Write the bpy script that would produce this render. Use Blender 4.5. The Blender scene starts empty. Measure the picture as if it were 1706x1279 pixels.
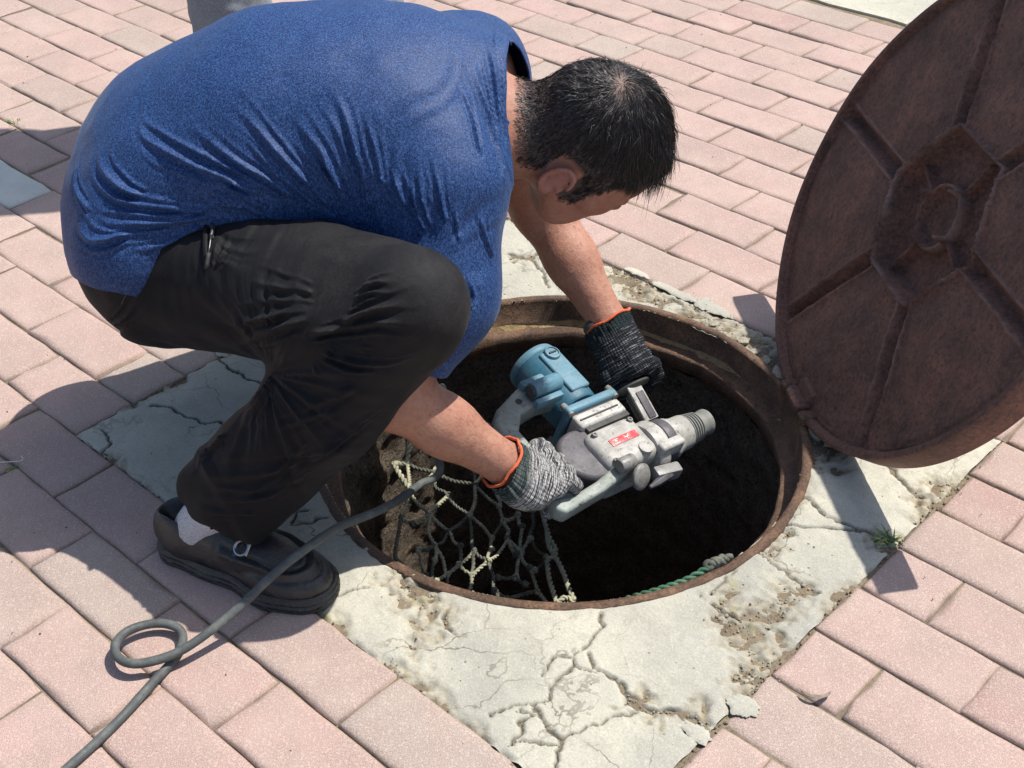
import bpy, bmesh, math, random
import numpy as np
from mathutils import Vector, Matrix

random.seed(7)
RNG = np.random.default_rng(7)
SC = bpy.context.scene
COL = SC.collection

# ------------------------------------------------------------------ camera
cam_data = bpy.data.cameras.new('camera')
cam = bpy.data.objects.new('camera', cam_data)
COL.objects.link(cam)
PITCH, ROLL, CAM_H = 0.936556, -0.015808, 1.26547
cam.matrix_world = (Matrix.Translation((0, 0, CAM_H)) @ Matrix.Rotation(PITCH, 4, 'X')
                    @ Matrix.Rotation(ROLL, 4, 'Z'))
cam_data.sensor_width = 36.0
cam_data.lens = 36.0 * 2257.99 / 1706.0
cam_data.clip_start = 0.02
cam_data.clip_end = 400.0
SC.camera = cam

# ------------------------------------------------------------------ sky and sun
SUN_TO = Vector((0.485, 0.195, 1.0)).normalized()       # towards the sun
elev = math.asin(SUN_TO.z)
azim = math.atan2(SUN_TO.x, SUN_TO.y)
world = bpy.data.worlds.new('World')
SC.world = world
world.use_nodes = True
wn = world.node_tree
for n_ in list(wn.nodes):
    wn.nodes.remove(n_)
sky = wn.nodes.new('ShaderNodeTexSky')
sky.sky_type = 'NISHITA'
sky.sun_disc = False
sky.sun_elevation = elev
sky.sun_rotation = azim
sky.air_density = 1.0
sky.dust_density = 1.6
sky.ozone_density = 1.0
bg = wn.nodes.new('ShaderNodeBackground')
bg.inputs['Strength'].default_value = 0.12
wo = wn.nodes.new('ShaderNodeOutputWorld')
wn.links.new(sky.outputs[0], bg.inputs['Color'])
wn.links.new(bg.outputs[0], wo.inputs['Surface'])

sun_data = bpy.data.lights.new('sun', 'SUN')
sun_data.energy = 4.6
sun_data.angle = math.radians(0.53)
sun_data.color = (1.0, 0.955, 0.89)
sun = bpy.data.objects.new('sun', sun_data)
COL.objects.link(sun)
sun.rotation_euler = (-SUN_TO).to_track_quat('-Z', 'Y').to_euler()
sun.location = (3, 2, 6)

SC.view_settings.view_transform = 'Standard'
SC.view_settings.look = 'None'
SC.view_settings.exposure = 0.44
SC.view_settings.gamma = 1.0
SC.view_settings.use_curve_mapping = False
SC.cycles.use_denoising = True
SC.cycles.max_bounces = 6
SC.cycles.diffuse_bounces = 3
SC.cycles.glossy_bounces = 3

# ------------------------------------------------------------------ tagging and linking
def tag(o, label=None, cat=None, group=None, kind=None):
    if label: o['label'] = label
    if cat: o['category'] = cat
    if group: o['group'] = group
    if kind: o['kind'] = kind
    return o

def link(name, me, mat=None, parent=None):
    o = bpy.data.objects.new(name, me)
    COL.objects.link(o)
    if mat is not None and me is not None and not me.materials:
        me.materials.append(mat)
    if parent is not None:
        o.parent = parent
    return o

def empty(name, loc=(0, 0, 0), parent=None):
    o = bpy.data.objects.new(name, None)
    o.empty_display_size = 0.05
    COL.objects.link(o)
    o.location = loc
    if parent is not None:
        o.parent = parent
    return o

def mesh_np(name, V, Fq, smooth=True):
    """V (n,3) array, Fq (m,3|4) array or list of arrays."""
    me = bpy.data.meshes.new(name)
    if isinstance(Fq, np.ndarray):
        k = Fq.shape[1]
        me.vertices.add(len(V)); me.vertices.foreach_set('co', np.asarray(V, np.float32).ravel())
        me.loops.add(Fq.size); me.loops.foreach_set('vertex_index', Fq.astype(np.int32).ravel())
        me.polygons.add(len(Fq))
        me.polygons.foreach_set('loop_start', np.arange(0, Fq.size, k, dtype=np.int32))
        me.update(calc_edges=True)
    else:
        me.from_pydata([tuple(v) for v in V], [], [tuple(int(i) for i in f) for f in Fq])
        me.update()
    me.validate()
    if smooth:
        me.polygons.foreach_set('use_smooth', np.ones(len(me.polygons), bool))
    return me

# ------------------------------------------------------------------ numpy value noise
_perm = np.random.default_rng(3).permutation(512)
_perm = np.concatenate([_perm, _perm, _perm])
_rv = np.random.default_rng(5).random(512) * 2 - 1
def vnoise(P, scale):
    P = np.asarray(P, float) * scale + 100.0
    i = np.floor(P).astype(int); f = P - i; f = f * f * (3 - 2 * f)
    i &= 255
    r = 0
    for dx in (0, 1):
        for dy in (0, 1):
            for dz in (0, 1):
                h = _perm[_perm[_perm[(i[:, 0] + dx) & 511] + ((i[:, 1] + dy) & 511)] % 512 + ((i[:, 2] + dz) & 511)] % 512
                w = (f[:, 0] if dx else 1 - f[:, 0]) * (f[:, 1] if dy else 1 - f[:, 1]) * (f[:, 2] if dz else 1 - f[:, 2])
                r = r + w * _rv[h]
    return r
def fbm(P, scale, oct=4, gain=0.5):
    r = 0; a = 1.0
    for k in range(oct):
        r = r + a * vnoise(P, scale * 2 ** k); a *= gain
    return r

def pad3(P2, z=0.0):
    return np.c_[P2, np.full(len(P2), z)]

def seg_dist(P, A, B):
    """distance of points to one segment, with parameter"""
    AB = B - A
    t = np.clip(((P - A) @ AB) / max(AB @ AB, 1e-12), 0, 1)
    return np.linalg.norm(P - (A + t[:, None] * AB), axis=1), t

def poly_dist(P, L):
    """distance to a polyline and the normalised arc position (0..1) of the nearest point"""
    L = np.asarray(L, float)
    ln = np.linalg.norm(np.diff(L, axis=0), axis=1); cum = np.r_[0, np.cumsum(ln)]; tot = cum[-1]
    best = np.full(len(P), 1e9); tt = np.zeros(len(P))
    for k in range(len(L) - 1):
        d, t = seg_dist(P, L[k], L[k + 1])
        m = d < best
        best[m] = d[m]; tt[m] = (cum[k] + t[m] * ln[k]) / tot
    return best, tt

def smooth_poly(L, n=4):
    """Catmull-Rom resample"""
    L = np.asarray(L, float)
    Q = np.vstack([2 * L[0] - L[1], L, 2 * L[-1] - L[-2]])
    out = []
    for k in range(1, len(Q) - 2):
        p0, p1, p2, p3 = Q[k - 1], Q[k], Q[k + 1], Q[k + 2]
        for j in range(n):
            t = j / n
            out.append(0.5 * ((2 * p1) + (-p0 + p2) * t + (2 * p0 - 5 * p1 + 4 * p2 - p3) * t * t + (-p0 + 3 * p1 - 3 * p2 + p3) * t ** 3))
    out.append(L[-1])
    return np.array(out)

# ------------------------------------------------------------------ tubes / lathes / boxes (return V, F lists)
class MB:
    def __init__(self):
        self.V = []; self.F = []; self.n = 0
    def add(self, V, F):
        V = np.asarray(V, float)
        self.V.append(V)
        for f in F:
            self.F.append([int(i) + self.n for i in f])
        self.n += len(V)
        return self
    def xf(self, M3, T):
        self.V = [v @ np.asarray(M3).T + np.asarray(T) for v in self.V]
        return self
    def build(self, name, mat=None, parent=None, smooth=True, bevel=0.0, seg=2, angle=40):
        V = np.vstack(self.V)
        me = bpy.data.meshes.new(name)
        me.from_pydata([tuple(v) for v in V], [], self.F)
        me.update()
        if bevel > 0:
            bm = bmesh.new(); bm.from_mesh(me)
            bmesh.ops.recalc_face_normals(bm, faces=bm.faces)
            ed = [e for e in bm.edges if len(e.link_faces) == 2 and e.calc_face_angle(0) > math.radians(angle)]
            bmesh.ops.bevel(bm, geom=ed, offset=bevel, segments=seg, profile=0.6, affect='EDGES', clamp_overlap=True)
            bm.to_mesh(me); bm.free()
        me.polygons.foreach_set('use_smooth', np.ones(len(me.polygons), bool))
        if smooth != 'all':
            try:
                me.set_sharp_from_angle(angle=math.radians(45))
            except Exception:
                pass
        if mat is not None:
            me.materials.append(mat)
        o = bpy.data.objects.new(name, me); COL.objects.link(o)
        if parent is not None: o.parent = parent
        return o

def frames(L):
    L = np.asarray(L, float)
    T = np.gradient(L, axis=0); T /= np.linalg.norm(T, axis=1)[:, None] + 1e-12
    up = np.array([0, 0, 1.0]) if abs(T[0][2]) < 0.9 else np.array([1.0, 0, 0])
    n = np.cross(T[0], up); n /= np.linalg.norm(n)
    N = []
    for t in T:
        n = n - t * (n @ t); n /= np.linalg.norm(n) + 1e-12
        N.append(n)
    N = np.array(N); B = np.cross(T, N)
    return T, N, B

def tube(L, r, seg=10, cap=True, twist=0.0, lobes=0, lobe_amp=0.0):
    L = np.asarray(L, float); n = len(L)
    r = np.broadcast_to(np.asarray(r, float), (n,))
    T, N, B = frames(L)
    ln = np.r_[0, np.cumsum(np.linalg.norm(np.diff(L, axis=0), axis=1))]
    V = []
    for k in range(n):
        for j in range(seg):
            a = 2 * math.pi * j / seg
            rr = r[k] * (1 + (lobe_amp * math.cos(lobes * (a + twist * ln[k])) if lobes else 0))
            V.append(L[k] + rr * (math.cos(a) * N[k] + math.sin(a) * B[k]))
    F = []
    for k in range(n - 1):
        for j in range(seg):
            a = k * seg + j; b = k * seg + (j + 1) % seg
            F.append([a, b, b + seg, a + seg])
    if cap:
        F.append(list(range(seg))[::-1]); F.append(list(range((n - 1) * seg, n * seg)))
    return V, F

def lathe(prof, seg=32, cap=True):
    """profile [(r, z)] around Z"""
    V = []; F = []
    for r, z in prof:
        for j in range(seg):
            a = 2 * math.pi * j / seg
            V.append((r * math.cos(a), r * math.sin(a), z))
    n = len(prof)
    for k in range(n - 1):
        for j in range(seg):
            a = k * seg + j; b = k * seg + (j + 1) % seg
            F.append([a, b, b + seg, a + seg])
    if cap:
        F.append(list(range(seg))[::-1]); F.append(list(range((n - 1) * seg, n * seg)))
    return np.array(V, float), F

def basis(z, x=None):
    """3x3 with columns x,y,z where z axis is given"""
    z = np.asarray(z, float); z = z / np.linalg.norm(z)
    if x is None: x = np.array([1.0, 0, 0]) if abs(z[0]) < 0.9 else np.array([0, 1.0, 0])
    x = np.asarray(x, float); x = x - z * (x @ z); x /= np.linalg.norm(x)
    y = np.cross(z, x)
    return np.stack([x, y, z], 1)

def at(VF, M3, T):
    V, F = VF
    return np.asarray(V) @ np.asarray(M3).T + np.asarray(T), F

def box(cx, cy, cz, sx, sy, sz):
    V = np.array([(x, y, z) for x in (-.5, .5) for y in (-.5, .5) for z in (-.5, .5)]) * (sx, sy, sz) + (cx, cy, cz)
    F = [[0, 1, 3, 2], [4, 6, 7, 5], [0, 4, 5, 1], [2, 3, 7, 6], [0, 2, 6, 4], [1, 5, 7, 3]]
    return V, F

def prism(pts, z0, z1):
    """2-D outline (x, y) extruded along z"""
    n = len(pts)
    V = [(p[0], p[1], z0) for p in pts] + [(p[0], p[1], z1) for p in pts]
    F = [list(range(n))[::-1], list(range(n, 2 * n))] + [[i, (i + 1) % n, n + (i + 1) % n, n + i] for i in range(n)]
    return np.array(V, float), F

# ------------------------------------------------------------------ signed distance modelling
def sd_cone(P, a, b, r1, r2):
    """capsule with two radii (good approximation of a round cone)"""
    a = np.asarray(a, float); b = np.asarray(b, float)
    d, t = seg_dist(P, a, b)
    return d - (r1 + (r2 - r1) * t)
def sd_ell(P, c, rad, M=None):
    Q = P - np.asarray(c, float)
    if M is not None: Q = Q @ np.asarray(M)          # columns of M are the ellipsoid axes
    rad = np.asarray(rad, float)
    k0 = np.linalg.norm(Q / rad, axis=1); k1 = np.linalg.norm(Q / rad ** 2, axis=1)
    return k0 * (k0 - 1) / np.maximum(k1, 1e-9)
def sd_box(P, c, half, rr, M=None):
    Q = P - np.asarray(c, float)
    if M is not None: Q = Q @ np.asarray(M)
    q = np.abs(Q) - (np.asarray(half) - rr)
    return np.linalg.norm(np.maximum(q, 0), axis=1) + np.minimum(q.max(1), 0) - rr
def smin(a, b, k):
    h = np.clip(0.5 + 0.5 * (b - a) / k, 0, 1)
    return b + (a - b) * h - k * h * (1 - h)
def smax(a, b, k):
    return -smin(-a, -b, k)

def surface_nets(fn, lo, hi, h):
    lo = np.asarray(lo, float); hi = np.asarray(hi, float)
    n = np.ceil((hi - lo) / h).astype(int) + 1
    ax = [lo[i] + h * np.arange(n[i]) for i in range(3)]
    G = np.stack(np.meshgrid(*ax, indexing='ij'), -1).reshape(-1, 3)
    val = np.empty(len(G))
    for s in range(0, len(G), 400000):
        val[s:s + 400000] = fn(G[s:s + 400000])
    val = val.reshape(n)
    ins = val < 0
    c = np.zeros(n - 1, int)
    for dx in (0, 1):
        for dy in (0, 1):
            for dz in (0, 1):
                c += ins[dx:n[0] - 1 + dx, dy:n[1] - 1 + dy, dz:n[2] - 1 + dz]
    act = (c > 0) & (c < 8)
    idx = -np.ones(act.shape, int); ci = np.argwhere(act); idx[act] = np.arange(len(ci))
    acc = np.zeros((len(ci), 3)); cnt = np.zeros(len(ci))
    corners = [(dx, dy, dz) for dx in (0, 1) for dy in (0, 1) for dz in (0, 1)]
    for a in corners:
        for d in range(3):
            if a[d]: continue
            b = list(a); b[d] = 1
            va = val[ci[:, 0] + a[0], ci[:, 1] + a[1], ci[:, 2] + a[2]]
            vb = val[ci[:, 0] + b[0], ci[:, 1] + b[1], ci[:, 2] + b[2]]
            m = (va < 0) != (vb < 0)
            t = np.where(m, va / np.where(m, va - vb, 1), 0)
            p = np.array(a, float)[None].repeat(len(ci), 0); p[:, d] += t
            acc[m] += p[m]; cnt[m] += 1
    V = lo + h * (ci + acc / cnt[:, None])
    F = []
    for d in range(3):
        s0 = [slice(None)] * 3; s1 = [slice(None)] * 3
        s0[d] = slice(0, n[d] - 1); s1[d] = slice(1, n[d])
        A = ins[tuple(s0)]; B = ins[tuple(s1)]
        e = np.argwhere(A != B)
        u, w = [(1, 2), (2, 0), (0, 1)][d]
        e = e[(e[:, u] > 0) & (e[:, w] > 0) & (e[:, u] < n[u] - 1) & (e[:, w] < n[w] - 1)]
        q = []
        for (i, j) in ((-1, -1), (0, -1), (0, 0), (-1, 0)):
            k = e.copy(); k[:, u] += i; k[:, w] += j
            q.append(idx[k[:, 0], k[:, 1], k[:, 2]])
        q = np.stack(q, 1)
        fl = B[e[:, 0], e[:, 1], e[:, 2]]
        q[fl] = q[fl][:, ::-1]
        F.append(q)
    F = np.vstack(F)
    F = F[(F >= 0).all(1)]
    return V, F

def subdiv_mesh(V, F, levels=1):
    """Catmull-Clark in numpy for quads (closed or open)"""
    for _ in range(levels):
        nV = len(V)
        E = np.stack([F, np.roll(F, -1, 1)], -1).reshape(-1, 2)
        Es = np.sort(E, 1); key = Es[:, 0].astype(np.int64) * nV + Es[:, 1]
        uq, inv, cnt = np.unique(key, return_inverse=True, return_counts=True)
        e0 = uq // nV; e1 = uq % nV
        fc = V[F].mean(1)
        mid = (V[e0] + V[e1]) / 2
        fs = np.zeros((len(uq), 3)); np.add.at(fs, inv, np.repeat(fc, 4, 0))
        inner = cnt == 2
        ep = np.where(inner[:, None], (V[e0] + V[e1] + fs) / 4, mid)
        val = np.zeros(nV); np.add.at(val, e0, 1); np.add.at(val, e1, 1)
        fsum = np.zeros((nV, 3)); fcnt = np.zeros(nV)
        np.add.at(fsum, F.ravel(), np.repeat(fc, 4, 0)); np.add.at(fcnt, F.ravel(), 1)
        esum = np.zeros((nV, 3)); np.add.at(esum, e0, mid); np.add.at(esum, e1, mid)
        bnd = np.zeros(nV, bool); bnd[e0[~inner]] = True; bnd[e1[~inner]] = True
        n = np.maximum(val, 1)[:, None]
        Vn = (fsum / np.maximum(fcnt, 1)[:, None] + 2 * esum / n + (n - 3) * V) / n
        bs = np.zeros((nV, 3)); bc = np.zeros(nV)
        np.add.at(bs, e0[~inner], mid[~inner]); np.add.at(bs, e1[~inner], mid[~inner])
        np.add.at(bc, e0[~inner], 1); np.add.at(bc, e1[~inner], 1)
        Vb = (V + bs / np.maximum(bc, 1)[:, None]) / 2
        Vn[bnd] = Vb[bnd]
        ei = inv.reshape(-1, 4) + nV
        fi = np.arange(len(F)) + nV + len(uq)
        NF = np.stack([np.stack([F[:, k], ei[:, k], fi, ei[:, (k + 3) % 4]], 1) for k in range(4)], 1).reshape(-1, 4)
        V = np.vstack([Vn, ep, fc]); F = NF
    return V, F

def vnormals(V, F):
    fn = np.cross(V[F[:, 2]] - V[F[:, 0]], V[F[:, 3]] - V[F[:, 1]])
    N = np.zeros_like(V)
    for k in range(4): np.add.at(N, F[:, k], fn)
    return N / (np.linalg.norm(N, axis=1)[:, None] + 1e-12)

def relax(V, F, it=2, lam=0.5):
    nV = len(V)
    E = np.vstack([np.stack([F[:, k], F[:, (k + 1) % 4]], 1) for k in range(4)])
    for _ in range(it):
        s = np.zeros_like(V); c = np.zeros(nV)
        np.add.at(s, E[:, 0], V[E[:, 1]]); np.add.at(c, E[:, 0], 1)
        np.add.at(s, E[:, 1], V[E[:, 0]]); np.add.at(c, E[:, 1], 1)
        V = V + lam * (s / np.maximum(c, 1)[:, None] - V)
    return V

def cut_faces(V, F, keep):
    """keep: bool per vertex; drops faces having any dropped vertex"""
    F = F[keep[F].all(1)]
    used = np.unique(F); m = -np.ones(len(V), int); m[used] = np.arange(len(used))
    return V[used], m[F], used

def set_attr(me, name, arr):
    a = me.attributes.new(name, 'FLOAT', 'POINT')
    a.data.foreach_set('value', np.asarray(arr, np.float32))
# ------------------------------------------------------------------ materials
class NT:
    def __init__(self, name):
        self.m = bpy.data.materials.new(name); self.m.use_nodes = True
        self.t = self.m.node_tree
        self.b = self.t.nodes['Principled BSDF']
        self._tc = None
    def n(self, typ, **kw):
        nd = self.t.nodes.new(typ)
        for k, v in kw.items(): setattr(nd, k, v)
        return nd
    def l(self, a, b): self.t.links.new(a, b)
    def co(self):
        if self._tc is None: self._tc = self.n('ShaderNodeTexCoord')
        return self._tc.outputs['Object']
    def noise(self, scale, detail=4, rough=0.55, vec=None, dist=0.0, w=None):
        nd = self.n('ShaderNodeTexNoise'); nd.inputs['Scale'].default_value = scale
        nd.inputs['Detail'].default_value = detail; nd.inputs['Roughness'].default_value = rough
        nd.inputs['Distortion'].default_value = dist
        self.l(vec if vec is not None else self.co(), nd.inputs['Vector'])
        return nd.outputs['Fac']
    def vor(self, scale, vec=None, feature='F1', out='Distance', rand=1.0):
        nd = self.n('ShaderNodeTexVoronoi', feature=feature); nd.inputs['Scale'].default_value = scale
        nd.inputs['Randomness'].default_value = rand
        self.l(vec if vec is not None else self.co(), nd.inputs['Vector'])
        return nd.outputs[out]
    def map(self, sc=(1, 1, 1), rot=(0, 0, 0), vec=None):
        nd = self.n('ShaderNodeMapping'); nd.inputs['Scale'].default_value = sc; nd.inputs['Rotation'].default_value = rot
        self.l(vec if vec is not None else self.co(), nd.inputs['Vector'])
        return nd.outputs[0]
    def ramp(self, fac, stops, interp='LINEAR'):
        nd = self.n('ShaderNodeValToRGB'); cr = nd.color_ramp; cr.interpolation = interp
        while len(cr.elements) < len(stops): cr.elements.new(0.5)
        for e, (p, c) in zip(cr.elements, stops):
            e.position = p; e.color = (*c, 1) if isinstance(c, tuple) else (c, c, c, 1)
        self.l(fac, nd.inputs[0])
        return nd.outputs[0]
    def mix(self, fac, a, b, mode='MIX'):
        nd = self.n('ShaderNodeMix', data_type='RGBA', blend_type=mode)
        for s, v in ((nd.inputs[0], fac), (nd.inputs[6], a), (nd.inputs[7], b)):
            if isinstance(v, (int, float)):
                s.default_value = v if s is nd.inputs[0] else (v, v, v, 1)
            elif isinstance(v, tuple): s.default_value = (*v, 1)
            else: self.l(v, s)
        return nd.outputs[2]
    def math(self, op, a, b=0.0, clamp=False):
        nd = self.n('ShaderNodeMath', operation=op); nd.use_clamp = clamp
        for s, v in ((nd.inputs[0], a), (nd.inputs[1], b)):
            if isinstance(v, (int, float)): s.default_value = v
            else: self.l(v, s)
        return nd.outputs[0]
    def attr(self, name):
        return self.n('ShaderNodeAttribute', attribute_name=name).outputs['Fac']
    def rnd(self):
        return self.n('ShaderNodeObjectInfo').outputs['Random']
    def bump(self, h, strength=0.5, dist=0.002, nrm=None):
        nd = self.n('ShaderNodeBump'); nd.inputs['Strength'].default_value = strength
        nd.inputs['Distance'].default_value = dist
        self.l(h, nd.inputs['Height'])
        if nrm is not None: self.l(nrm, nd.inputs['Normal'])
        self.l(nd.outputs[0], self.b.inputs['Normal'])
        return nd.outputs[0]
    def out(self, color=None, rough=0.8, metal=0.0, spec=None):
        if color is not None:
            if isinstance(color, tuple): self.b.inputs['Base Color'].default_value = (*color, 1)
            else: self.l(color, self.b.inputs['Base Color'])
        if isinstance(rough, (int, float)): self.b.inputs['Roughness'].default_value = rough
        else: self.l(rough, self.b.inputs['Roughness'])
        self.b.inputs['Metallic'].default_value = metal
        if spec is not None: self.b.inputs['Specular IOR Level'].default_value = spec
        return self.m

def mat_brick():
    m = NT('paver_concrete')
    base = m.ramp(m.rnd(), [(0.0, (0.340, 0.212, 0.185)), (0.3, (0.365, 0.248, 0.212)), (0.55, (0.380, 0.238, 0.212)),
                            (0.78, (0.315, 0.235, 0.200)), (0.90, (0.275, 0.235, 0.200)), (1.0, (0.30, 0.150, 0.135))])
    blot = m.noise(9, 3, 0.6)
    c = m.mix(m.ramp(blot, [(0.35, 0.0), (0.75, 0.55)]), base, (0.375, 0.290, 0.24))
    blot2 = m.noise(22, 4, 0.6, vec=m.map((1, 1, 1), (0.3, 0.2, 1.1)))
    c = m.mix(m.ramp(blot2, [(0.42, 0.0), (0.7, 0.55)]), c, (0.27, 0.185, 0.15))
    st = m.noise(4.0, 4, 0.65, vec=m.n('ShaderNodeNewGeometry').outputs['Position'])
    c = m.mix(m.ramp(st, [(0.46, 0.0), (0.64, 0.5)]), c, (0.25, 0.185, 0.155))
    c = m.mix(m.ramp(st, [(0.30, 0.3), (0.44, 0.0)]), c, (0.47, 0.37, 0.30))
    sp = m.noise(760, 3, 0.85)
    c = m.mix(m.ramp(sp, [(0.49, 0.0), (0.60, 0.55)]), c, (0.62, 0.53, 0.475))
    c = m.mix(m.ramp(sp, [(0.33, 0.55), (0.46, 0.0)]), c, (0.20, 0.135, 0.11))
    s2 = m.noise(300, 2, 0.6, vec=m.map((1, 1, 1), (.4, .1, .8)))
    c = m.mix(m.ramp(s2, [(0.52, 0.0), (0.68, 0.35)]), c, (0.60, 0.50, 0.43))
    dk = m.vor(85)
    c = m.mix(m.ramp(dk, [(0.035, 0.85), (0.075, 0.0)]), c, (0.10, 0.075, 0.065))
    edge = m.attr('edge')
    en = m.noise(60, 4, 0.7)
    ef = m.math('MULTIPLY', edge, m.ramp(en, [(0.35, 0.2), (0.65, 1.0)]))
    c = m.mix(m.math('MULTIPLY', ef, 0.5), c, (0.30, 0.225, 0.17))
    h = m.math('ADD', m.math('MULTIPLY', m.noise(450, 3, 0.7), 0.8), m.noise(45, 3, 0.6))
    m.bump(h, 0.55, 0.0016)
    return m.out(c, 0.93, spec=0.25)

def mat_concrete():
    m = NT('old_cement')
    n1 = m.noise(5, 5, 0.6, dist=0.4)
    c = m.ramp(n1, [(0.25, (0.28, 0.277, 0.240)), (0.42, (0.41, 0.395, 0.325)), (0.60, (0.475, 0.452, 0.365)), (0.78, (0.33, 0.322, 0.280))])
    n0 = m.noise(3.2, 3, 0.6, vec=m.map((1, 1, 1), (0, 0, .7)))
    c = m.mix(m.ramp(n0, [(0.42, 0.0), (0.62, 0.7)]), c, (0.29, 0.285, 0.25))
    n2 = m.noise(26, 6, 0.7, dist=0.8)
    c = m.mix(m.ramp(n2, [(0.52, 0.0), (0.75, 0.6)]), c, (0.30, 0.29, 0.235))
    c = m.mix(m.ramp(n2, [(0.25, 0.5), (0.42, 0.0)]), c, (0.53, 0.51, 0.43))
    sp = m.noise(420, 2, 0.7)
    c = m.mix(m.ramp(sp, [(0.33, 0.45), (0.47, 0.0)]), c, (0.27, 0.25, 0.2))
    c = m.mix(m.ramp(sp, [(0.55, 0.0), (0.72, 0.35)]), c, (0.66, 0.63, 0.53))
    pit = m.vor(38)
    c = m.mix(m.ramp(pit, [(0.04, 0.75), (0.085, 0.0)]), c, (0.10, 0.09, 0.07))
    rub = m.attr('rubble')
    c = m.mix(m.math('MULTIPLY', rub, m.ramp(m.noise(110, 3, 0.7), [(0.3, 0.15), (0.7, 1.0)])), c, (0.25, 0.20, 0.125))
    moss = m.math('MULTIPLY', rub, m.ramp(m.noise(34, 3, 0.6), [(0.58, 0.0), (0.7, 0.6)]))
    c = m.mix(moss, c, (0.24, 0.255, 0.10))
    wv = m.n('ShaderNodeVectorMath', operation='ADD'); m.l(m.co(), wv.inputs[0]); nz_ = m.n('ShaderNodeTexNoise'); nz_.inputs['Scale'].default_value = 14; nz_.inputs['Detail'].default_value = 5; m.l(m.co(), nz_.inputs['Vector']); sc_ = m.n('ShaderNodeVectorMath', operation='SCALE'); sc_.inputs['Scale'].default_value = 0.11; m.l(nz_.outputs['Color'], sc_.inputs[0]); m.l(sc_.outputs[0], wv.inputs[1])
    hair = m.vor(7.5, vec=wv.outputs[0], feature='DISTANCE_TO_EDGE')
    hm_ = m.math('MULTIPLY', m.ramp(hair, [(0.004, 1.0), (0.012, 0.0)]), m.ramp(m.noise(6, 2), [(0.45, 0.0), (0.6, 0.75)]))
    c = m.mix(hm_, c, (0.12, 0.10, 0.075))
    c = m.mix(m.math('MULTIPLY', m.attr('crack'), 1.0, clamp=True), c, (0.045, 0.038, 0.028))
    h = m.math('ADD', m.math('MULTIPLY', m.noise(260, 4, 0.75), 0.7), m.math('MULTIPLY', m.noise(55, 5, 0.65), 1.3))
    m.bump(h, 0.6, 0.0022)
    return m.out(c, 0.95, spec=0.2)

def mat_soil(name='dry_soil', a=(0.16, 0.125, 0.085), b=(0.30, 0.245, 0.17), bs=0.8):
    m = NT(name)
    c = m.ramp(m.noise(40, 6, 0.7), [(0.3, a), (0.7, b)])
    c = m.mix(m.ramp(m.vor(120), [(0.1, 0.5), (0.3, 0.0)]), c, tuple(0.45 * v for v in a))
    m.bump(m.math('ADD', m.noise(180, 5, 0.75), m.noise(40, 4, 0.6)), bs, 0.006)
    return m.out(c, 0.97, spec=0.15)

def mat_shaft():
    m = NT('shaft_masonry')
    v = m.n('ShaderNodeSeparateXYZ'); m.l(m.co(), v.inputs[0])
    c = m.ramp(m.noise(24, 6, 0.75), [(0.3, (0.060, 0.054, 0.048)), (0.5, (0.16, 0.13, 0.10)), (0.75, (0.27, 0.205, 0.145))])
    c = m.mix(m.ramp(m.vor(95), [(0.08, 0.85), (0.28, 0.0)]), c, (0.02, 0.017, 0.014))
    c = m.mix(m.ramp(m.noise(150, 4, 0.8), [(0.50, 0.0), (0.65, 0.7)]), c, (0.34, 0.26, 0.18))
    c = m.mix(m.ramp(m.noise(210, 3, 0.8), [(0.36, 0.85), (0.46, 0.0)]), c, (0.02, 0.016, 0.012))
    m.bump(m.math('ADD', m.noise(130, 5, 0.8), m.math('MULTIPLY', m.noise(34, 4, 0.65), 1.2)), 1.0, 0.012)
    return m.out(c, 0.95, spec=0.15)

def mat_rust(name='rusty_iron', dark=(0.038, 0.026, 0.020), mid=(0.085, 0.047, 0.032), lite=(0.17, 0.085, 0.05), sc=1.0, bs=0.8, rough=0.62):
    m = NT(name)
    n1 = m.noise(11 * sc, 6, 0.7, dist=0.3)
    c = m.ramp(n1, [(0.28, dark), (0.5, mid), (0.72, lite), (0.85, mid)])
    n2 = m.noise(170 * sc, 4, 0.75)
    c = m.mix(m.ramp(n2, [(0.35, 0.75), (0.52, 0.0)]), c, tuple(0.45 * v for v in dark))
    c = m.mix(m.ramp(n2, [(0.55, 0.0), (0.72, 0.5)]), c, (lite[0] * 1.5, lite[1] * 1.35, lite[2] * 1.25))
    c = m.mix(m.math('MULTIPLY', m.attr('wear'), m.ramp(m.noise(70, 4, .7), [(.3, .25), (.6, 1.0)])), c, (0.34, 0.235, 0.19))
    m.bump(m.math('ADD', m.noise(140 * sc, 5, 0.75), m.math('MULTIPLY', m.noise(420 * sc, 3, 0.7), 0.5)), bs, 0.003)
    return m.out(c, m.ramp(n2, [(0.3, rough - 0.1), (0.7, rough + 0.2)]), 0.0, spec=0.45)
M_BRICK = mat_brick()
M_CONC = mat_concrete()
M_SOIL = mat_soil()
M_SHAFT = mat_shaft()
M_COVER = mat_rust('rusty_cover_iron', (0.070, 0.040, 0.031), (0.165, 0.080, 0.058), (0.27, 0.125, 0.085), bs=1.0)
M_FRAME = mat_rust('rusty_frame_iron', (0.055, 0.034, 0.022), (0.115, 0.064, 0.038), (0.24, 0.135, 0.075), sc=1.4)
# ------------------------------------------------------------------ the paving lattice
YAW = -0.7558586
LX, LY = -0.66069, 1.6113
BL, BW = 0.2030, 0.10165
eu = np.array([math.cos(YAW), math.sin(YAW)]); ev = np.array([-math.sin(YAW), math.cos(YAW)])
def lw(u, v):
    return np.array([LX, LY]) + eu * u * BL + ev * v * BW
def wl(P):
    Q = np.asarray(P)[:, :2] - [LX, LY]
    return np.stack([Q @ eu / BL, Q @ ev / BW], 1)
HOLE = np.array([0.071, 1.601]); R_FR = 0.366
PI = math.pi

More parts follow.
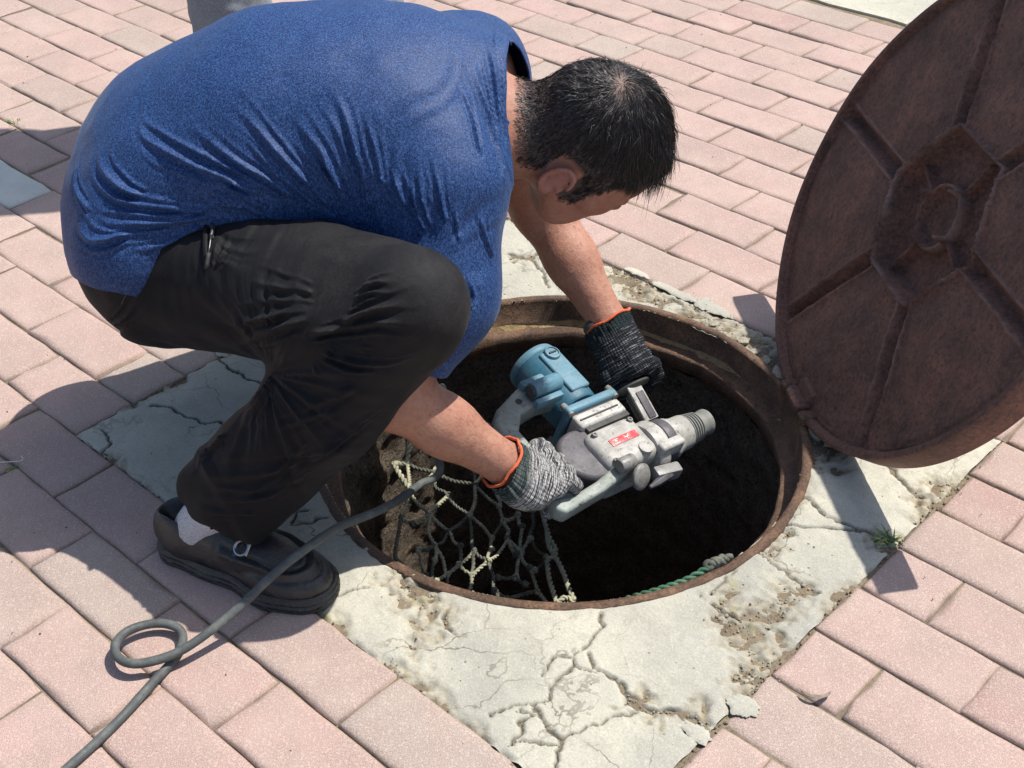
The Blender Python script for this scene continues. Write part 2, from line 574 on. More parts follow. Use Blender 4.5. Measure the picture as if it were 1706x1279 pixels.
# ground sheet, reaching the horizon, with the shaft opening in it
def ring_sheet(r_in, z, outs, seg=96):
    V = []; F = []
    rs = [r_in] + outs
    for r in rs:
        for j in range(seg):
            a = 2 * PI * j / seg
            V.append((HOLE[0] + r * math.cos(a), HOLE[1] + r * math.sin(a), z))
    for k in range(len(rs) - 1):
        for j in range(seg):
            a = k * seg + j; b = k * seg + (j + 1) % seg
            F.append([a, b, b + seg, a + seg])
    return V, F
g = MB().add(*ring_sheet(0.360, -0.0052, [0.6, 1.2, 3, 8, 30, 150]))
ground = g.build('ground', M_SOIL)
tag(ground, 'dry sandy bed showing in the joints under the paving bricks', kind='structure')

# ---- brick pieces: a dozen irregular shapes share their meshes
def brick_mesh(k, lu=1.0, chip=0.0):
    rg = np.random.default_rng(100 + k)
    L = BL * lu - 0.0026; W = BW - 0.0026; H = 0.05; b = 0.0035
    nx = 5 if lu > 0.7 else 3; ny = 3
    xs = np.linspace(-L / 2, L / 2, nx + 1); ys = np.linspace(-W / 2, W / 2, ny + 1)
    per = [(x, -W / 2) for x in xs] + [(L / 2, y) for y in ys[1:]] + [(x, W / 2) for x in xs[::-1][1:]] + [(-L / 2, y) for y in ys[::-1][1:-1]]
    per = np.array(per); n = len(per)
    jit = rg.normal(0, 0.0010, (n, 2)); per2 = per + jit
    nrm = per / np.array([L / 2, W / 2]); inn = per2 - np.sign(np.where(abs(nrm) > 0.999, nrm, 0)) * (b + abs(rg.normal(0, 0.0018, (n, 1))))
    if chip > 0:
        c = rg.integers(0, n)
        for q in range(-1, 2):
            inn[(c + q) % n] *= (1 - chip * (1.4 - abs(q)))
    in2 = inn * 0.86
    V = [(p[0], p[1], -H) for p in per2] + [(p[0], p[1], -0.0032 + rg.normal(0, 0.0005)) for p in per2] + \
        [(p[0], p[1], rg.normal(-0.0003, 0.0003)) for p in inn] + [(p[0], p[1], 0.0) for p in in2]
    F = []
    for r in range(3):
        for i in range(n):
            F.append([r * n + i, r * n + (i + 1) % n, (r + 1) * n + (i + 1) % n, (r + 1) * n + i])
    F.append([3 * n + i for i in range(n)])
    me = bpy.data.meshes.new('brick')
    me.from_pydata([tuple(v) for v in V], [], F); me.update()
    me.polygons.foreach_set('use_smooth', [True] * (3 * n) + [False])
    a = me.attributes.new('edge', 'FLOAT', 'POINT')
    a.data.foreach_set('value', [1.0] * (2 * n) + [0.25] * n + [0.0] * n)
    me.materials.append(M_BRICK)
    return me
FULL = [brick_mesh(k, 1.0, 0.06 if k % 3 == 0 else 0.0) for k in range(16)]
_short = {}
def short_mesh(lu):
    key = round(lu, 2)
    if key not in _short: _short[key] = brick_mesh(40 + int(key * 100), key)
    return _short[key]
M_PALE = None
def pale_mat():
    m = NT('pale_grey_paver')
    c = m.ramp(m.noise(14, 5, 0.65), [(0.3, (0.47, 0.48, 0.43)), (0.7, (0.60, 0.60, 0.53))])
    c = m.mix(m.ramp(m.noise(500, 2, 0.7), [(0.35, 0.5), (0.5, 0.0)]), c, (0.36, 0.36, 0.31))
    m.bump(m.noise(350, 4, 0.7), 0.5, 0.0015)
    return m.out(c, 0.93, spec=0.2)
M_PALE = pale_mat()

# which rows are laid with which phase (the courses drift, as in the place)
def phase(row, u):
    odd = row % 2
    if row >= 9 and u > -1.3: return 0.15 if odd else 0.65
    if row >= 2 and u > 4.0: return 0.62 if odd else 0.12
    return 0.5 if odd else 0.0
SQ_U, SQ_V = 5.14, 9.0
pavement = empty('pavement', (0, 0, 0))
tag(pavement, 'pink concrete brick pavement laid in running bond around the manhole', kind='structure')
slots = []
for row in range(-16, 36):
    for side in (0, 1):
        u0 = -22.0
        us = []
        k = -24
        while k < 26:
            # start of brick k in this row for this side
            us.append(k); k += 1
        for k in us:
            ph = phase(row, 10 if side else -10)
            s = k + ph; e = s + 1
            # joins between the two phase regions lie under the man / the slab
            split = None
            if row >= 9: split = -1.3
            elif row >= 2: split = 4.0
            if split is not None:
                sp = math.floor(split - phase(row, -10)) + phase(row, -10)   # end of last left brick
                if side == 0:
                    if s > sp - 0.01: continue
                else:
                    if e <= sp + 0.25: continue
                    if s < sp: s = sp
            elif side == 1: continue
            # clip at the concrete square
            if 0 <= row < 9:
                if s < SQ_U and e > 0:
                    if s < 0 and e > 0.05: e = 0.0
                    elif e > SQ_U and s >= 0: s = SQ_U + 0.01
                    else: continue
                    if e - s < 0.2: continue
            c = lw((s + e) / 2, row + 0.5)
            if row >= 22 and -6 < (s + e) / 2 < 0.64: continue        # the far pale slab
            slots.append((c[0], c[1], e - s, row, s))
# nearest bricks are objects of their own, the rest one mesh
def in_view(x, y):
    return 0.85 < y < 3.6 and abs(x) < 0.62 + 0.27 * (y - 0.97) + 0.0
slots.sort(key=lambda t: (0 if in_view(t[0], t[1]) else 1, math.hypot(t[0], t[1] - 1.3)))
slots = [s_ for s_ in slots if math.hypot(s_[0], s_[1] - 1.6) < 3.4]
rest = slots[296:]
for i, (x, y, lu, row, s) in enumerate(slots[:296]):
    me = random.choice(FULL) if lu > 0.97 else short_mesh(lu)
    o = bpy.data.objects.new('brick', me); COL.objects.link(o); o.parent = pavement
    o.location = (x + random.gauss(0, 0.0007), y + random.gauss(0, 0.0007), random.gauss(0, 0.0012))
    o.rotation_euler = (random.gauss(0, 0.005), random.gauss(0, 0.005), YAW + random.gauss(0, 0.0035) + (PI if random.random() < .5 else 0))
    if row == 3 and -4.7 < s < -4.3:
        o.material_slots[0].link = 'OBJECT'; o.material_slots[0].material = M_PALE
        o['label'] = 'pale grey brick among the pink ones'
V = []; F = []; n0 = 0; EA = []
for (x, y, lu, row, s) in rest:
    me = random.choice(FULL) if lu > 0.97 else short_mesh(lu)
    ca, sa = math.cos(YAW), math.sin(YAW)
    P = np.array([v.co[:] for v in me.vertices]); zz = random.gauss(0, 0.0009)
    V.append(np.stack([x + P[:, 0] * ca - P[:, 1] * sa, y + P[:, 0] * sa + P[:, 1] * ca, P[:, 2] + zz], 1))
    F += [[i + n0 for i in p.vertices] for p in me.polygons]; n0 += len(P)
me = bpy.data.meshes.new('far_bricks'); me.from_pydata(np.vstack(V).tolist(), [], F); me.update()
me.materials.append(M_BRICK)
o = link('far_bricks', me, parent=pavement); tag(o, kind='stuff')

# ---- far pale slab at the top right
a_, b_ = lw(-6, 22.25), lw(0.62, 22.25)
pts = [lw(-6, 22.25), lw(0.60, 22.25), lw(0.60, 31), lw(-6, 31)]
n_e = 26
edge = [pts[0] + (pts[1] - pts[0]) * t for t in np.linspace(0, 1, n_e)]
out2 = [(p[0] + random.gauss(0, .004), p[1] + random.gauss(0, .004)) for p in edge] + [tuple(pts[2]), tuple(pts[3])]
m_ = MB().add(*prism([(p[0], p[1]) for p in out2], -0.04, 0.001)).build('cement_slab', M_CONC)
tag(m_, 'pale cement patch in the pavement behind the raised manhole cover', kind='structure')

# ---- concrete apron round the manhole (height field, cracks cut into it)
CRACKS = [(0.0016,[(0.11,1.2248),(0.1049,1.1916),(0.0931,1.1705),(0.0804,1.1568)]),(0.0014,[(0.0804,1.1568),(0.063,1.1503),(0.0458,1.1467),(0.0357,1.1333),(0.0332,1.1227)]),(0.0022,[(0.0869,1.1527),(0.0989,1.13),(0.1099,1.1183)]),(0.003,[(0.1099,1.1183),(0.1246,1.1094),(0.136,1.0877),(0.1443,1.0673)]),(0.0035,[(0.1443,1.0673),(0.1794,1.0621),(0.2047,1.0535),(0.2087,1.033)]),(0.0014,[(0.068,1.1463),(0.0679,1.1288),(0.0512,1.1138),(0.0413,1.0989),(0.0358,1.086),(0.019,1.0753)]),(0.0012,[(0.019,1.0753),(-0.0025,1.0739),(-0.0154,1.0642),(-0.0346,1.0583)]),(0.001,[(0.0679,1.1288),(0.0969,1.1214)]),(0.0014,[(0.019,1.0753),(0.0188,1.0653),(0.0345,1.0444),(0.0465,1.024),(0.0458,1.0042),(0.0437,0.9857),(0.0416,0.9651)]),(0.0014,[(0.0465,1.024),(0.0743,1.0356),(0.1042,1.0537),(0.1374,1.0611)]),(0.0012,[(0.0186,1.0572),(0.0057,1.045),(-0.0045,1.0215),(-0.0059,1.0112)]),(0.0009,[(-0.0059,1.0172),(0.0129,1.0186),(0.0449,1.0179)]),(0.001,[(0.0039,1.072),(0.0059,1.061),(0.0172,1.0572)]),(0.0013,[(-0.2361,1.2558),(-0.2112,1.2662),(-0.1907,1.2756)]),(0.0014,[(-0.0886,1.2291),(-0.0893,1.1998),(-0.0768,1.1883)]),(0.0016,[(0.4023,1.4481),(0.4148,1.4286),(0.4273,1.4019),(0.4427,1.3917),(0.4578,1.3803),(0.4857,1.3651),(0.5025,1.3492)]),(0.0016,[(0.3641,1.3825),(0.4154,1.3789),(0.4419,1.371),(0.4699,1.3679)]),(0.0014,[(0.3223,1.3357),(0.3417,1.3109),(0.3591,1.2912),(0.375,1.2697),(0.3858,1.2563),(0.3984,1.2527)]),(0.002,[(0.2508,1.2312),(0.2807,1.2137),(0.3263,1.2169)]),(0.0026,[(0.5393,1.5083),(0.553,1.4745),(0.5641,1.4468),(0.5743,1.4299)]),(0.002,[(-0.5604,1.6809),(-0.5364,1.6772),(-0.5215,1.6677),(-0.5041,1.6536),(-0.4825,1.641),(-0.4699,1.6317)]),(0.0014,[(-0.4699,1.6317),(-0.4462,1.6326),(-0.437,1.6264),(-0.4308,1.616),(-0.4092,1.5936)]),(0.0016,[(-0.6218,1.6208),(-0.6071,1.6044),(-0.602,1.5898),(-0.6084,1.5673),(-0.6077,1.5602)]),(0.0018,[(-0.4744,1.7978),(-0.4487,1.7704),(-0.4343,1.7586),(-0.4015,1.7302)]),(0.0014,[(-0.3094,1.4032),(-0.2848,1.4063),(-0.2594,1.4107)]),(0.0014,[(-0.31,1.4081),(-0.3026,1.4229),(-0.2873,1.4288)]),(0.0022,[(0.2469,1.9187),(0.2621,1.9595),(0.2765,1.9591),(0.3183,1.9203)]),(0.0016,[(0.0382,2.1018),(0.0585,2.0539),(0.0686,2.0038)]),(0.002,[(0.0005,2.1197),(0.0295,2.102),(0.0541,2.1308)]),(0.0012,[(0.2924,1.2961),(0.2504,1.2527)])]
RUBBLE = [(-0.161,1.295,0.022,1.0),(-0.132,1.256,0.032,1.0),(-0.107,1.218,0.028,1.0),(-0.121,1.187,0.022,0.8),(-0.127,1.157,0.02,0.7),(0.272,1.241,0.028,0.9),(0.29,1.204,0.04,1.0),(0.33,1.219,0.03,1.0),(0.294,1.178,0.03,1.0),(0.301,1.129,0.025,1.0),(0.276,1.11,0.025,0.9),(0.24,1.995,0.05,1.0),(0.302,1.899,0.03,1.0),(0.348,1.87,0.035,1.0),(0.391,1.825,0.04,1.0),(0.419,1.757,0.04,1.0),(0.421,1.708,0.04,1.0),(0.34,1.963,0.035,0.8),(0.435,1.53,0.04,1.0),(0.579,1.408,0.03,1.0),(0.605,1.446,0.03,1.0),(0.169,1.052,0.015,1.0),(0.217,1.047,0.02,1.0),(0.142,1.076,0.015,1.0),(0.36,1.256,0.03,0.8),(0.2,2.026,0.04,1.0),(0.022,2.102,0.02,0.8),(0.489,1.344,0.02,0.8),(0.352,1.347,0.02,0.8)]
h = 0.0027
us = np.arange(-0.0005, SQ_U * BL + 0.0008, h); vs = np.arange(-0.0008, SQ_V * BW + 0.0008, h)
UU, VV = np.meshgrid(us, vs, indexing='ij')
P2 = np.array([LX, LY]) + UU.ravel()[:, None] * eu + VV.ravel()[:, None] * ev
P3 = pad3(P2)
rad = np.linalg.norm(P2 - HOLE, axis=1)
dcr = np.full(len(P2), 1.0)
warp = np.stack([vnoise(P3, 60), vnoise(P3 + 7.7, 60)], 1) * 0.005 + np.stack([vnoise(P3, 160), vnoise(P3 + 3.1, 160)], 1) * 0.0022
crack = np.zeros(len(P2))
for wdt, L in CRACKS:
    d, t = poly_dist(P2 + warp, np.array(L))
    w = 1.15 * wdt * (0.75 + 0.25 * np.sin(PI * np.clip(t, 0.05, 0.95))) * (0.95 + 0.35 * vnoise(P3 + 20, 40))
    crack = np.maximum(crack, np.clip(1.6 - d / np.maximum(w, 1e-4), 0, 1))
    dcr = np.minimum(dcr, d)
rub = np.zeros(len(P2))
for cx, cy, rr, st in RUBBLE:
    d = np.linalg.norm(P2 + warp * 4 - [cx, cy], axis=1)
    rub = np.maximum(rub, st * np.clip(1.4 - d / rr, 0, 1))
# the ragged edge strips against the bricks and the iron frame
ud, vd = UU.ravel(), VV.ravel()
ed = np.minimum(np.minimum(ud, SQ_U * BL - ud), np.minimum(vd, SQ_V * BW - vd))
en = vnoise(P3, 22)
rub = np.maximum(rub, np.clip(1.0 - ed / (0.012 + 0.030 * np.clip(en, 0, 1)), 0, 1) * np.clip(0.55 + en * 1.6, 0, 1))
rub = np.maximum(rub, np.clip(1.0 - (rad - R_FR) / (0.012 + 0.02 * np.clip(vnoise(P3 + 40, 14), 0, 1)), 0, 1) * np.clip(0.3 + vnoise(P3 + 11, 9) * 1.6, 0, 1))
# beside the hinge the cement is broken down
z = 0.0005 + 0.0016 * fbm(P3, 9, 3) + 0.0006 * fbm(P3 + 5, 60, 3)
rn = fbm(P3, 75, 4, 0.6)
z += rub * (-0.006 + 0.0062 * rn + 0.002 * np.abs(vnoise(P3, 220)))
deep = np.clip(1.3 - np.linalg.norm((P2 - [0.437, 1.66]) / [0.055, 0.12], axis=1), 0, 1)
z += deep * (-0.014 + 0.012 * fbm(P3, 34, 3))
rub = np.maximum(rub, deep * 0.6)
z -= 0.0075 * crack
z -= np.clip(1 - ed / 0.005, 0, 1) * 0.003 * (1 + 1.5 * vnoise(P3, 70))
V = pad3(P2); V[:, 2] = z
nu, nv = len(us), len(vs)
I = np.arange(nu * nv).reshape(nu, nv)
F = np.stack([I[:-1, :-1], I[1:, :-1], I[1:, 1:], I[:-1, 1:]], -1).reshape(-1, 4)
keep = rad > R_FR - 0.008
V, F, used = cut_faces(V, F, keep)
me = mesh_np('concrete_apron', V, F)
set_attr(me, 'crack', crack[used]); set_attr(me, 'rubble', np.clip(rub[used], 0, 1))
apron = link('concrete_apron', me, M_CONC)
tag(apron, 'cracked cream cement apron cast in a square around the open manhole', kind='structure')

# ---- manhole: iron frame, shaft, soil wall
prof = [(0.374, -0.03), (0.374, 0.0005), (0.3725, 0.0022), (0.366, 0.0035), (0.3605, 0.0022), (0.359, -0.002), (0.3565, -0.044), (0.350, -0.0465),
        (0.337, -0.047), (0.333, -0.050), (0.334, -0.078), (0.345, -0.082), (0.352, -0.10), (0.374, -0.10)]
seg = 220
FV = []
for k, (r, z) in enumerate(prof):
    for j in range(seg):
        a = 2 * PI * j / seg
        FV.append((r, z, a, k))
FV = np.array(FV)
P = np.stack([np.cos(FV[:, 2]) * FV[:, 0], np.sin(FV[:, 2]) * FV[:, 0], FV[:, 1]], 1)
nz = fbm(P, 26, 4) * 0.0014 + fbm(P + 9, 7, 2) * 0.0011
amp = np.where(FV[:, 3] >= 7, 2.4, 0.8)
rr = FV[:, 0] + nz * amp
P = np.stack([np.cos(FV[:, 2]) * rr, np.sin(FV[:, 2]) * rr, FV[:, 1] + nz * amp * 0.6 * (FV[:, 3] > 2)], 1)
F = np.array([[k * seg + j, (k + 1) * seg + j, (k + 1) * seg + (j + 1) % seg, k * seg + (j + 1) % seg] for k in range(len(prof) - 1) for j in range(seg)])
frame = empty('manhole_surround', (HOLE[0], HOLE[1], 0))
tag(frame, 'round rusty iron manhole frame set flush in the cracked cement', 'manhole frame')
me = mesh_np('rim_ring', P, F); rim = link('rim_ring', me, M_FRAME, frame)
# caked sand along the seat
M_CAKE = mat_soil('caked_sand', (0.22, 0.15, 0.075), (0.42, 0.31, 0.17), 0.8)
seg2 = 260; V = []; prof2 = 5
for j in range(seg2):
    a = 2 * PI * j / seg2
    q = np.array([[math.cos(a), math.sin(a), 0.3]])
    side = 0.5 + 0.5 * math.cos(a - math.radians(100))
    amt = max(0.0, 0.0025 + 0.0075 * side + 0.006 * float(fbm(q, 5, 4)[0]) )
    wdt = 0.006 + 0.007 * side + 0.005 * float(fbm(q + 4, 9, 3)[0])
    for i in range(prof2):
        t = i / (prof2 - 1)
        r = 0.3585 - t * max(wdt, .004) ; zz = -0.0485 + amt * (1 - t) ** 1.4 + 0.0012 * float(vnoise(q * 8 + t * 3, 9)[0])
        if i == prof2 - 1: zz = -0.0495
        V.append((r * math.cos(a), r * math.sin(a), zz))
F = np.array([[j * prof2 + i, j * prof2 + i + 1, ((j + 1) % seg2) * prof2 + i + 1, ((j + 1) % seg2) * prof2 + i] for j in range(seg2) for i in range(prof2 - 1)])
link('caked_sand', mesh_np('caked_sand', np.array(V), F), M_CAKE, frame)

segs = 300; nzr = 200; V = []
A = np.arange(segs) * 2 * PI / segs; Z = np.linspace(-0.085, -1.5, nzr)
AA, ZZ = np.meshgrid(A, Z)
Q = np.stack([np.cos(AA).ravel() * 0.34, np.sin(AA).ravel() * 0.34, ZZ.ravel()], 1)
left = np.clip(np.cos(AA.ravel() - math.radians(208)), 0, 1)
rr = 0.343 + 0.006 * fbm(Q, 22, 4, 0.6) - left * (0.012 + 0.012 * fbm(Q + 3, 13, 4, 0.6)) * np.clip((-Q[:, 2] - 0.10) / 0.1, 0, 1) + 0.05 * np.clip((-Q[:, 2] - .5) / 1, 0, 1)
V = np.stack([HOLE[0] + rr * np.cos(AA.ravel()), HOLE[1] + rr * np.sin(AA.ravel()), ZZ.ravel()], 1)
I = np.arange(nzr * segs).reshape(nzr, segs); J = np.roll(I, -1, 1)
F = np.stack([I[:-1], I[1:], J[1:], J[:-1]], -1).reshape(-1, 4)
sh = link('manhole_shaft', mesh_np('manhole_shaft', V, F), M_SHAFT)
tag(sh, 'dark earthy wall of the deep manhole shaft', kind='structure')
m_ = MB().add(*at(lathe([(0.0, -1.45), (0.42, -1.45)], 48, cap=False), np.eye(3), (HOLE[0], HOLE[1], 0))).build('shaft_floor', M_SHAFT)
tag(m_, 'dark floor at the bottom of the manhole shaft', kind='structure')

# cement smeared over the neighbouring bricks
def smear(cx, cy, rx, ry, rot, seed):
    rgs = np.random.default_rng(seed); n = 46; V = [(cx, cy, .0017)]
    for ring, k in ((.5, .0005), (.8, .0002), (1.0, -.0011)):
        for j in range(n):
            a = 2 * PI * j / n; q = A3n([[math.cos(a) * 2 + seed, math.sin(a) * 2, ring]])
            rr = ring * (1 + .30 * float(fbm(q, 1.3, 4, .6)[0]) * (ring ** 1.5))
            x, y = rx * rr * math.cos(a), ry * rr * math.sin(a)
            V.append((cx + x * math.cos(rot) - y * math.sin(rot), cy + x * math.sin(rot) + y * math.cos(rot), k + .0012))
    F = [[0, 1 + j, 1 + (j + 1) % n] for j in range(n)]
    for r_ in range(2):
        for j in range(n):
            a = 1 + r_ * n + j; b = 1 + r_ * n + (j + 1) % n; F.append([a, a + n, b + n, b])
    return V, F
A3n = lambda x: np.array(x, float)
m_ = MB()
for (cx, cy, rx, ry, sd) in ((.268, 1.067, .022, .017, 3), (.225, 2.046, .030, .009, 5), (.285, 1.980, .060, .011, 6), (.345, 1.925, .035, .013, 7), (.33, 1.945, .018, .02, 8), (-.475, 1.82, .02, .008, 9), (.21, 1.028, .02, .012, 11)):
    m_.add(*smear(cx, cy, rx, ry, YAW, sd))
sm_ = m_.build('cement_smear', M_CONC, smooth='all'); tag(sm_, 'pale cement smeared over the edges of the bricks beside the apron', 'cement', kind='stuff')
# ------------------------------------------------------------------ the opened cover
an = math.radians(7.5); th = math.radians(116)
rdir = np.array([math.cos(an), math.sin(an), 0]); tdir = np.array([-math.sin(an), math.cos(an), 0])
Hp = np.array([HOLE[0], HOLE[1], 0]) + 0.366 * rdir
dd = -rdir * math.cos(th) + np.array([0, 0, 1.0]) * math.sin(th)
CR = 0.357
cc = Hp + dd * (CR + 0.002)
nn = np.cross(tdir, dd)            # away from the viewer (street side of the lid)
nin = -nn                          # the underside faces the hole
cover = empty('manhole_cover', tuple(Hp))
tag(cover, 'round rusty iron manhole cover propped open on its hinge with ribbed underside showing', 'manhole cover')
nr, na = 150, 480
R_ = np.r_[np.linspace(0.0006, CR - 0.016, nr), [CR - 0.0145, CR - 0.012, CR - 0.011, CR - 0.003, CR, CR + .001]]
A_ = np.arange(na) * 2 * PI / na
RR, AA = np.meshgrid(R_, A_, indexing='ij')
X = (RR * np.cos(AA)).ravel(); Y = (RR * np.sin(AA)).ravel()
Q = np.stack([X, Y, 0 * X], 1)
sect = PI / 3
a0 = np.mod(AA.ravel(), sect)
# radial grooves at 0, 60 ... degrees
dang = np.minimum(a0, sect - a0)
dist_groove = RR.ravel() * np.sin(np.minimum(dang, PI / 2))
# hexagon (vertices on the grooves): apothem distance
hexd = RR.ravel() * np.cos(np.abs(a0 - sect / 2)) - 0.134 * math.cos(sect / 2)
z = np.full(len(X), 0.0)
# panels dish slightly towards the grooves
rr_ = RR.ravel()
groove = np.clip(1 - dist_groove / (0.0155 - 0.006 * np.clip((rr_ - .12) / .22, 0, 1)), 0, 1)
z = z - 0.0190 * groove ** 0.8 * np.clip((hexd + 0.002) / 0.010, 0, 1)
z += 0.0042 * np.clip(1 - np.abs(dist_groove - 0.0165) / 0.0035, 0, 1) * (hexd > 0)
z += 0.004 * np.clip((dist_groove - .02) / .09, 0, 1) * (hexd > 0)
z += 0.0070 * np.clip(1.15 - np.abs(hexd) / 0.0030, 0, 1).clip(0, 1)
ins = np.clip(-hexd / 0.014, 0, 1)
z -= 0.027 * ins
z += 0.020 * np.clip((0.052 - rr_) / 0.004, 0, 1) - 0.011 * np.clip((0.043 - rr_) / 0.0025, 0, 1)
z += 0.005 * np.clip(1.2 - np.abs(rr_ - .0475) / .003, 0, 1).clip(0, 1)
for q in range(4):
    qa = math.radians(17 + 90 * q)
    ax_ = X * math.cos(qa) + Y * math.sin(qa); ay_ = -X * math.sin(qa) + Y * math.cos(qa)
    z += 0.017 * np.clip(1.3 - np.abs(ay_) / 0.0050, 0, 1) * (ax_ > 0.045) * (hexd < -0.012)
wear = np.maximum(np.clip(1.2 - np.abs(hexd) / 0.0022, 0, 1), .8 * np.clip(1.2 - np.abs(dist_groove - 0.0165) / 0.0018, 0, 1) * (hexd > 0.002))
wear = np.maximum(wear, .8 * np.clip(1.2 - np.abs(rr_ - .0475) / .0026, 0, 1)) * np.clip(.7 + vnoise(Q, 25), 0, 1)
z += 0.0022 * fbm(Q, 8, 3) + 0.0010 * fbm(Q, 60, 4, 0.65)
# rim lip stands proud of the panels
k = len(R_)
zz = z.reshape(k, na)
lip = [0.0, 0.003, 0.011, 0.0125, 0.011, -0.034]
for i in range(6):
    zz[nr + i] = lip[i] + 0.0006 * np.sin(A_ * 9)
zz[nr - 4:nr] *= 0.6
base_z = -0.006
V = cc + (RR.ravel()[:, None] * (np.cos(AA).ravel()[:, None] * tdir + np.sin(AA).ravel()[:, None] * dd)) + (zz.ravel() + base_z)[:, None] * nin
I = np.arange(k * na).reshape(k, na); J = np.roll(I, -1, 1)
F = np.stack([I[:-1], I[1:], J[1:], J[:-1]], -1).reshape(-1, 4)
# street side
bk = []
for r in (CR - 0.003, 0.30, 0.15, 0.001):
    for j in range(na):
        bk.append(cc + r * (math.cos(A_[j]) * tdir + math.sin(A_[j]) * dd) + (-0.042) * nin)
n0 = len(V); V = np.vstack([V, np.array(bk)])
B = np.arange(4 * na).reshape(4, na) + n0
B = np.vstack([I[-1][None], B]); BJ = np.roll(B, -1, 1)
F = np.vstack([F, np.stack([B[:-1], B[1:], BJ[1:], BJ[:-1]], -1).reshape(-1, 4)])
V = V - Hp
lme = mesh_np('lid_plate', V, F); set_attr(lme, 'wear', np.r_[wear * 1.0, np.zeros(len(V) - len(wear))])
lid = link('lid_plate', lme, M_COVER, cover)
# hinge lug on the cover and knuckle on the frame
lug = MB()
lug.add(*at(tube([(-0.028, 0, 0), (-0.02, 0, 0), (0.02, 0, 0), (0.028, 0, 0)], [0.010, 0.013, 0.013, 0.010], 14), np.stack([tdir, dd, nin], 1), 0.012 * dd + 0.004 * nin - 0.0 * rdir))
o = lug.build('hinge_lug', M_COVER, cover, bevel=0.002)
Mh = np.stack([tdir, dd, nin], 1)
lug2 = MB().add(*at(box(0, 0.0, 0.0, 0.05, 0.05, 0.022), Mh, 0.02 * dd - 0.008 * nn * -1))
lug2.build('hinge_arm', M_COVER, cover, bevel=0.006, seg=3)
for s_ in (-1, 1):
    kn = MB(); kn.add(*at(box(s_ * 0.041, 0.0, 0.0, 0.022, 0.040, 0.036), np.stack([tdir, rdir, np.array([0, 0, 1.0])], 1), (Hp - [HOLE[0], HOLE[1], 0]) + rdir * 0.010 + [0, 0, 0.001]))
    kn.build('hinge_knuckle', M_FRAME, frame, bevel=0.007, seg=3)
# ------------------------------------------------------------------ the worker
A3 = np.array
# the rotary hammer's own frame (x along the barrel, z along the motor); he holds it over the hole
HO = A3([0.1306, 1.5056, 0.0129])
HX = A3([0.7717, 0.6267, -0.1079]); HX /= np.linalg.norm(HX)
HZ = A3([-0.5842, 0.7657, 0.2689]); HZ -= HX * (HX @ HZ); HZ /= np.linalg.norm(HZ)
HY = np.cross(HZ, HX); HMAT = np.stack([HX, HY, HZ], 1)
def hw(*q): return HO + HMAT @ A3(q, float)
hipR, hipL = A3([-.475, 1.525, .335]), A3([-.50, 1.73, .355])
kneeR, ankR = A3([-.117, 1.335, .405]), A3([-.415, 1.352, .09])
kneeL, ankL = A3([-.135, 1.91, .41]), A3([-.36, 1.885, .09])
shR, elR, wrR = A3([-.082, 1.50, .462]), A3([-.152, 1.385, .235]), hw(-0.1735, -0.055, 0.0225)
shL, elL, wrL = A3([-.054, 1.775, .495]), A3([.048, 1.83, .255]), hw(0.1323, -0.07, 0.1617)
headC = A3([.110, 1.625, .466])
CAMR = np.array(cam.matrix_world.to_3x3())
def cam2w(v): return CAMR @ A3(v, float)
h_u = cam2w([.62, .44, .62]); h_f = cam2w([.61, -.59, -.53])
h_u /= np.linalg.norm(h_u); h_f -= h_u * (h_f @ h_u); h_f /= np.linalg.norm(h_f)
h_r = np.cross(h_f, h_u)
_t = math.radians(9); h_u, h_f = h_u * math.cos(_t) + h_f * math.sin(_t), h_f * math.cos(_t) - h_u * math.sin(_t)
HM = np.stack([h_f, h_r, h_u], 1)                    # head frame: forward, right, up
def hp(f, r, u): return headC + HM @ A3([f, r, u], float)
spd = A3([.95, 0, .29]); spd /= np.linalg.norm(spd)  # spine direction
SM = np.stack([spd, A3([0, 1, 0]), np.cross(spd, [0, 1, 0])], 1)

def torso_sd(P, g=0.0):
    d = sd_ell(P, (-.150, 1.635, .488), (.150 + g, .185 + g, .140 + g), SM)
    d = smin(d, sd_ell(P, (-.295, 1.635, .482), (.190 + g, .172 + g, .151 + g), SM), .06)
    d = smin(d, sd_ell(P, (-.432, 1.635, .410), (.136 + g, .172 + g, .152 + g), SM), .06)
    d = smin(d, sd_cone(P, (-.088, 1.53, .475), (-.052, 1.77, .500), .072 + g, .070 + g), .05)
    return d

def shirt_sd(P):
    d = torso_sd(P, .006)
    d = smin(d, sd_cone(P, (-.09, 1.63, .525), (.05, 1.628, .500), .088, .083), .04)          # collar stump
    mid = shR * .5 + elR * .5 + A3([.022, 0, 0])
    s = sd_cone(P, shR, mid, .080, .074)
    s = smin(s, sd_cone(P, mid, elR + (shR - elR) * .08, .070, .056), .04)
    d = smin(d, s, .035)
    t = sd_cone(P, shL, shL * .35 + elL * .65, .074, .062)
    d = smin(d, t, .035)
    d = smin(d, sd_ell(P, (-.482, 1.605, .372), (.106, .178, .118)), .04)
    d = smin(d, sd_ell(P, (-.14, 1.53, .395), (.12, .075, .085)), .04)                         # cloth hanging at the armpit
    return d

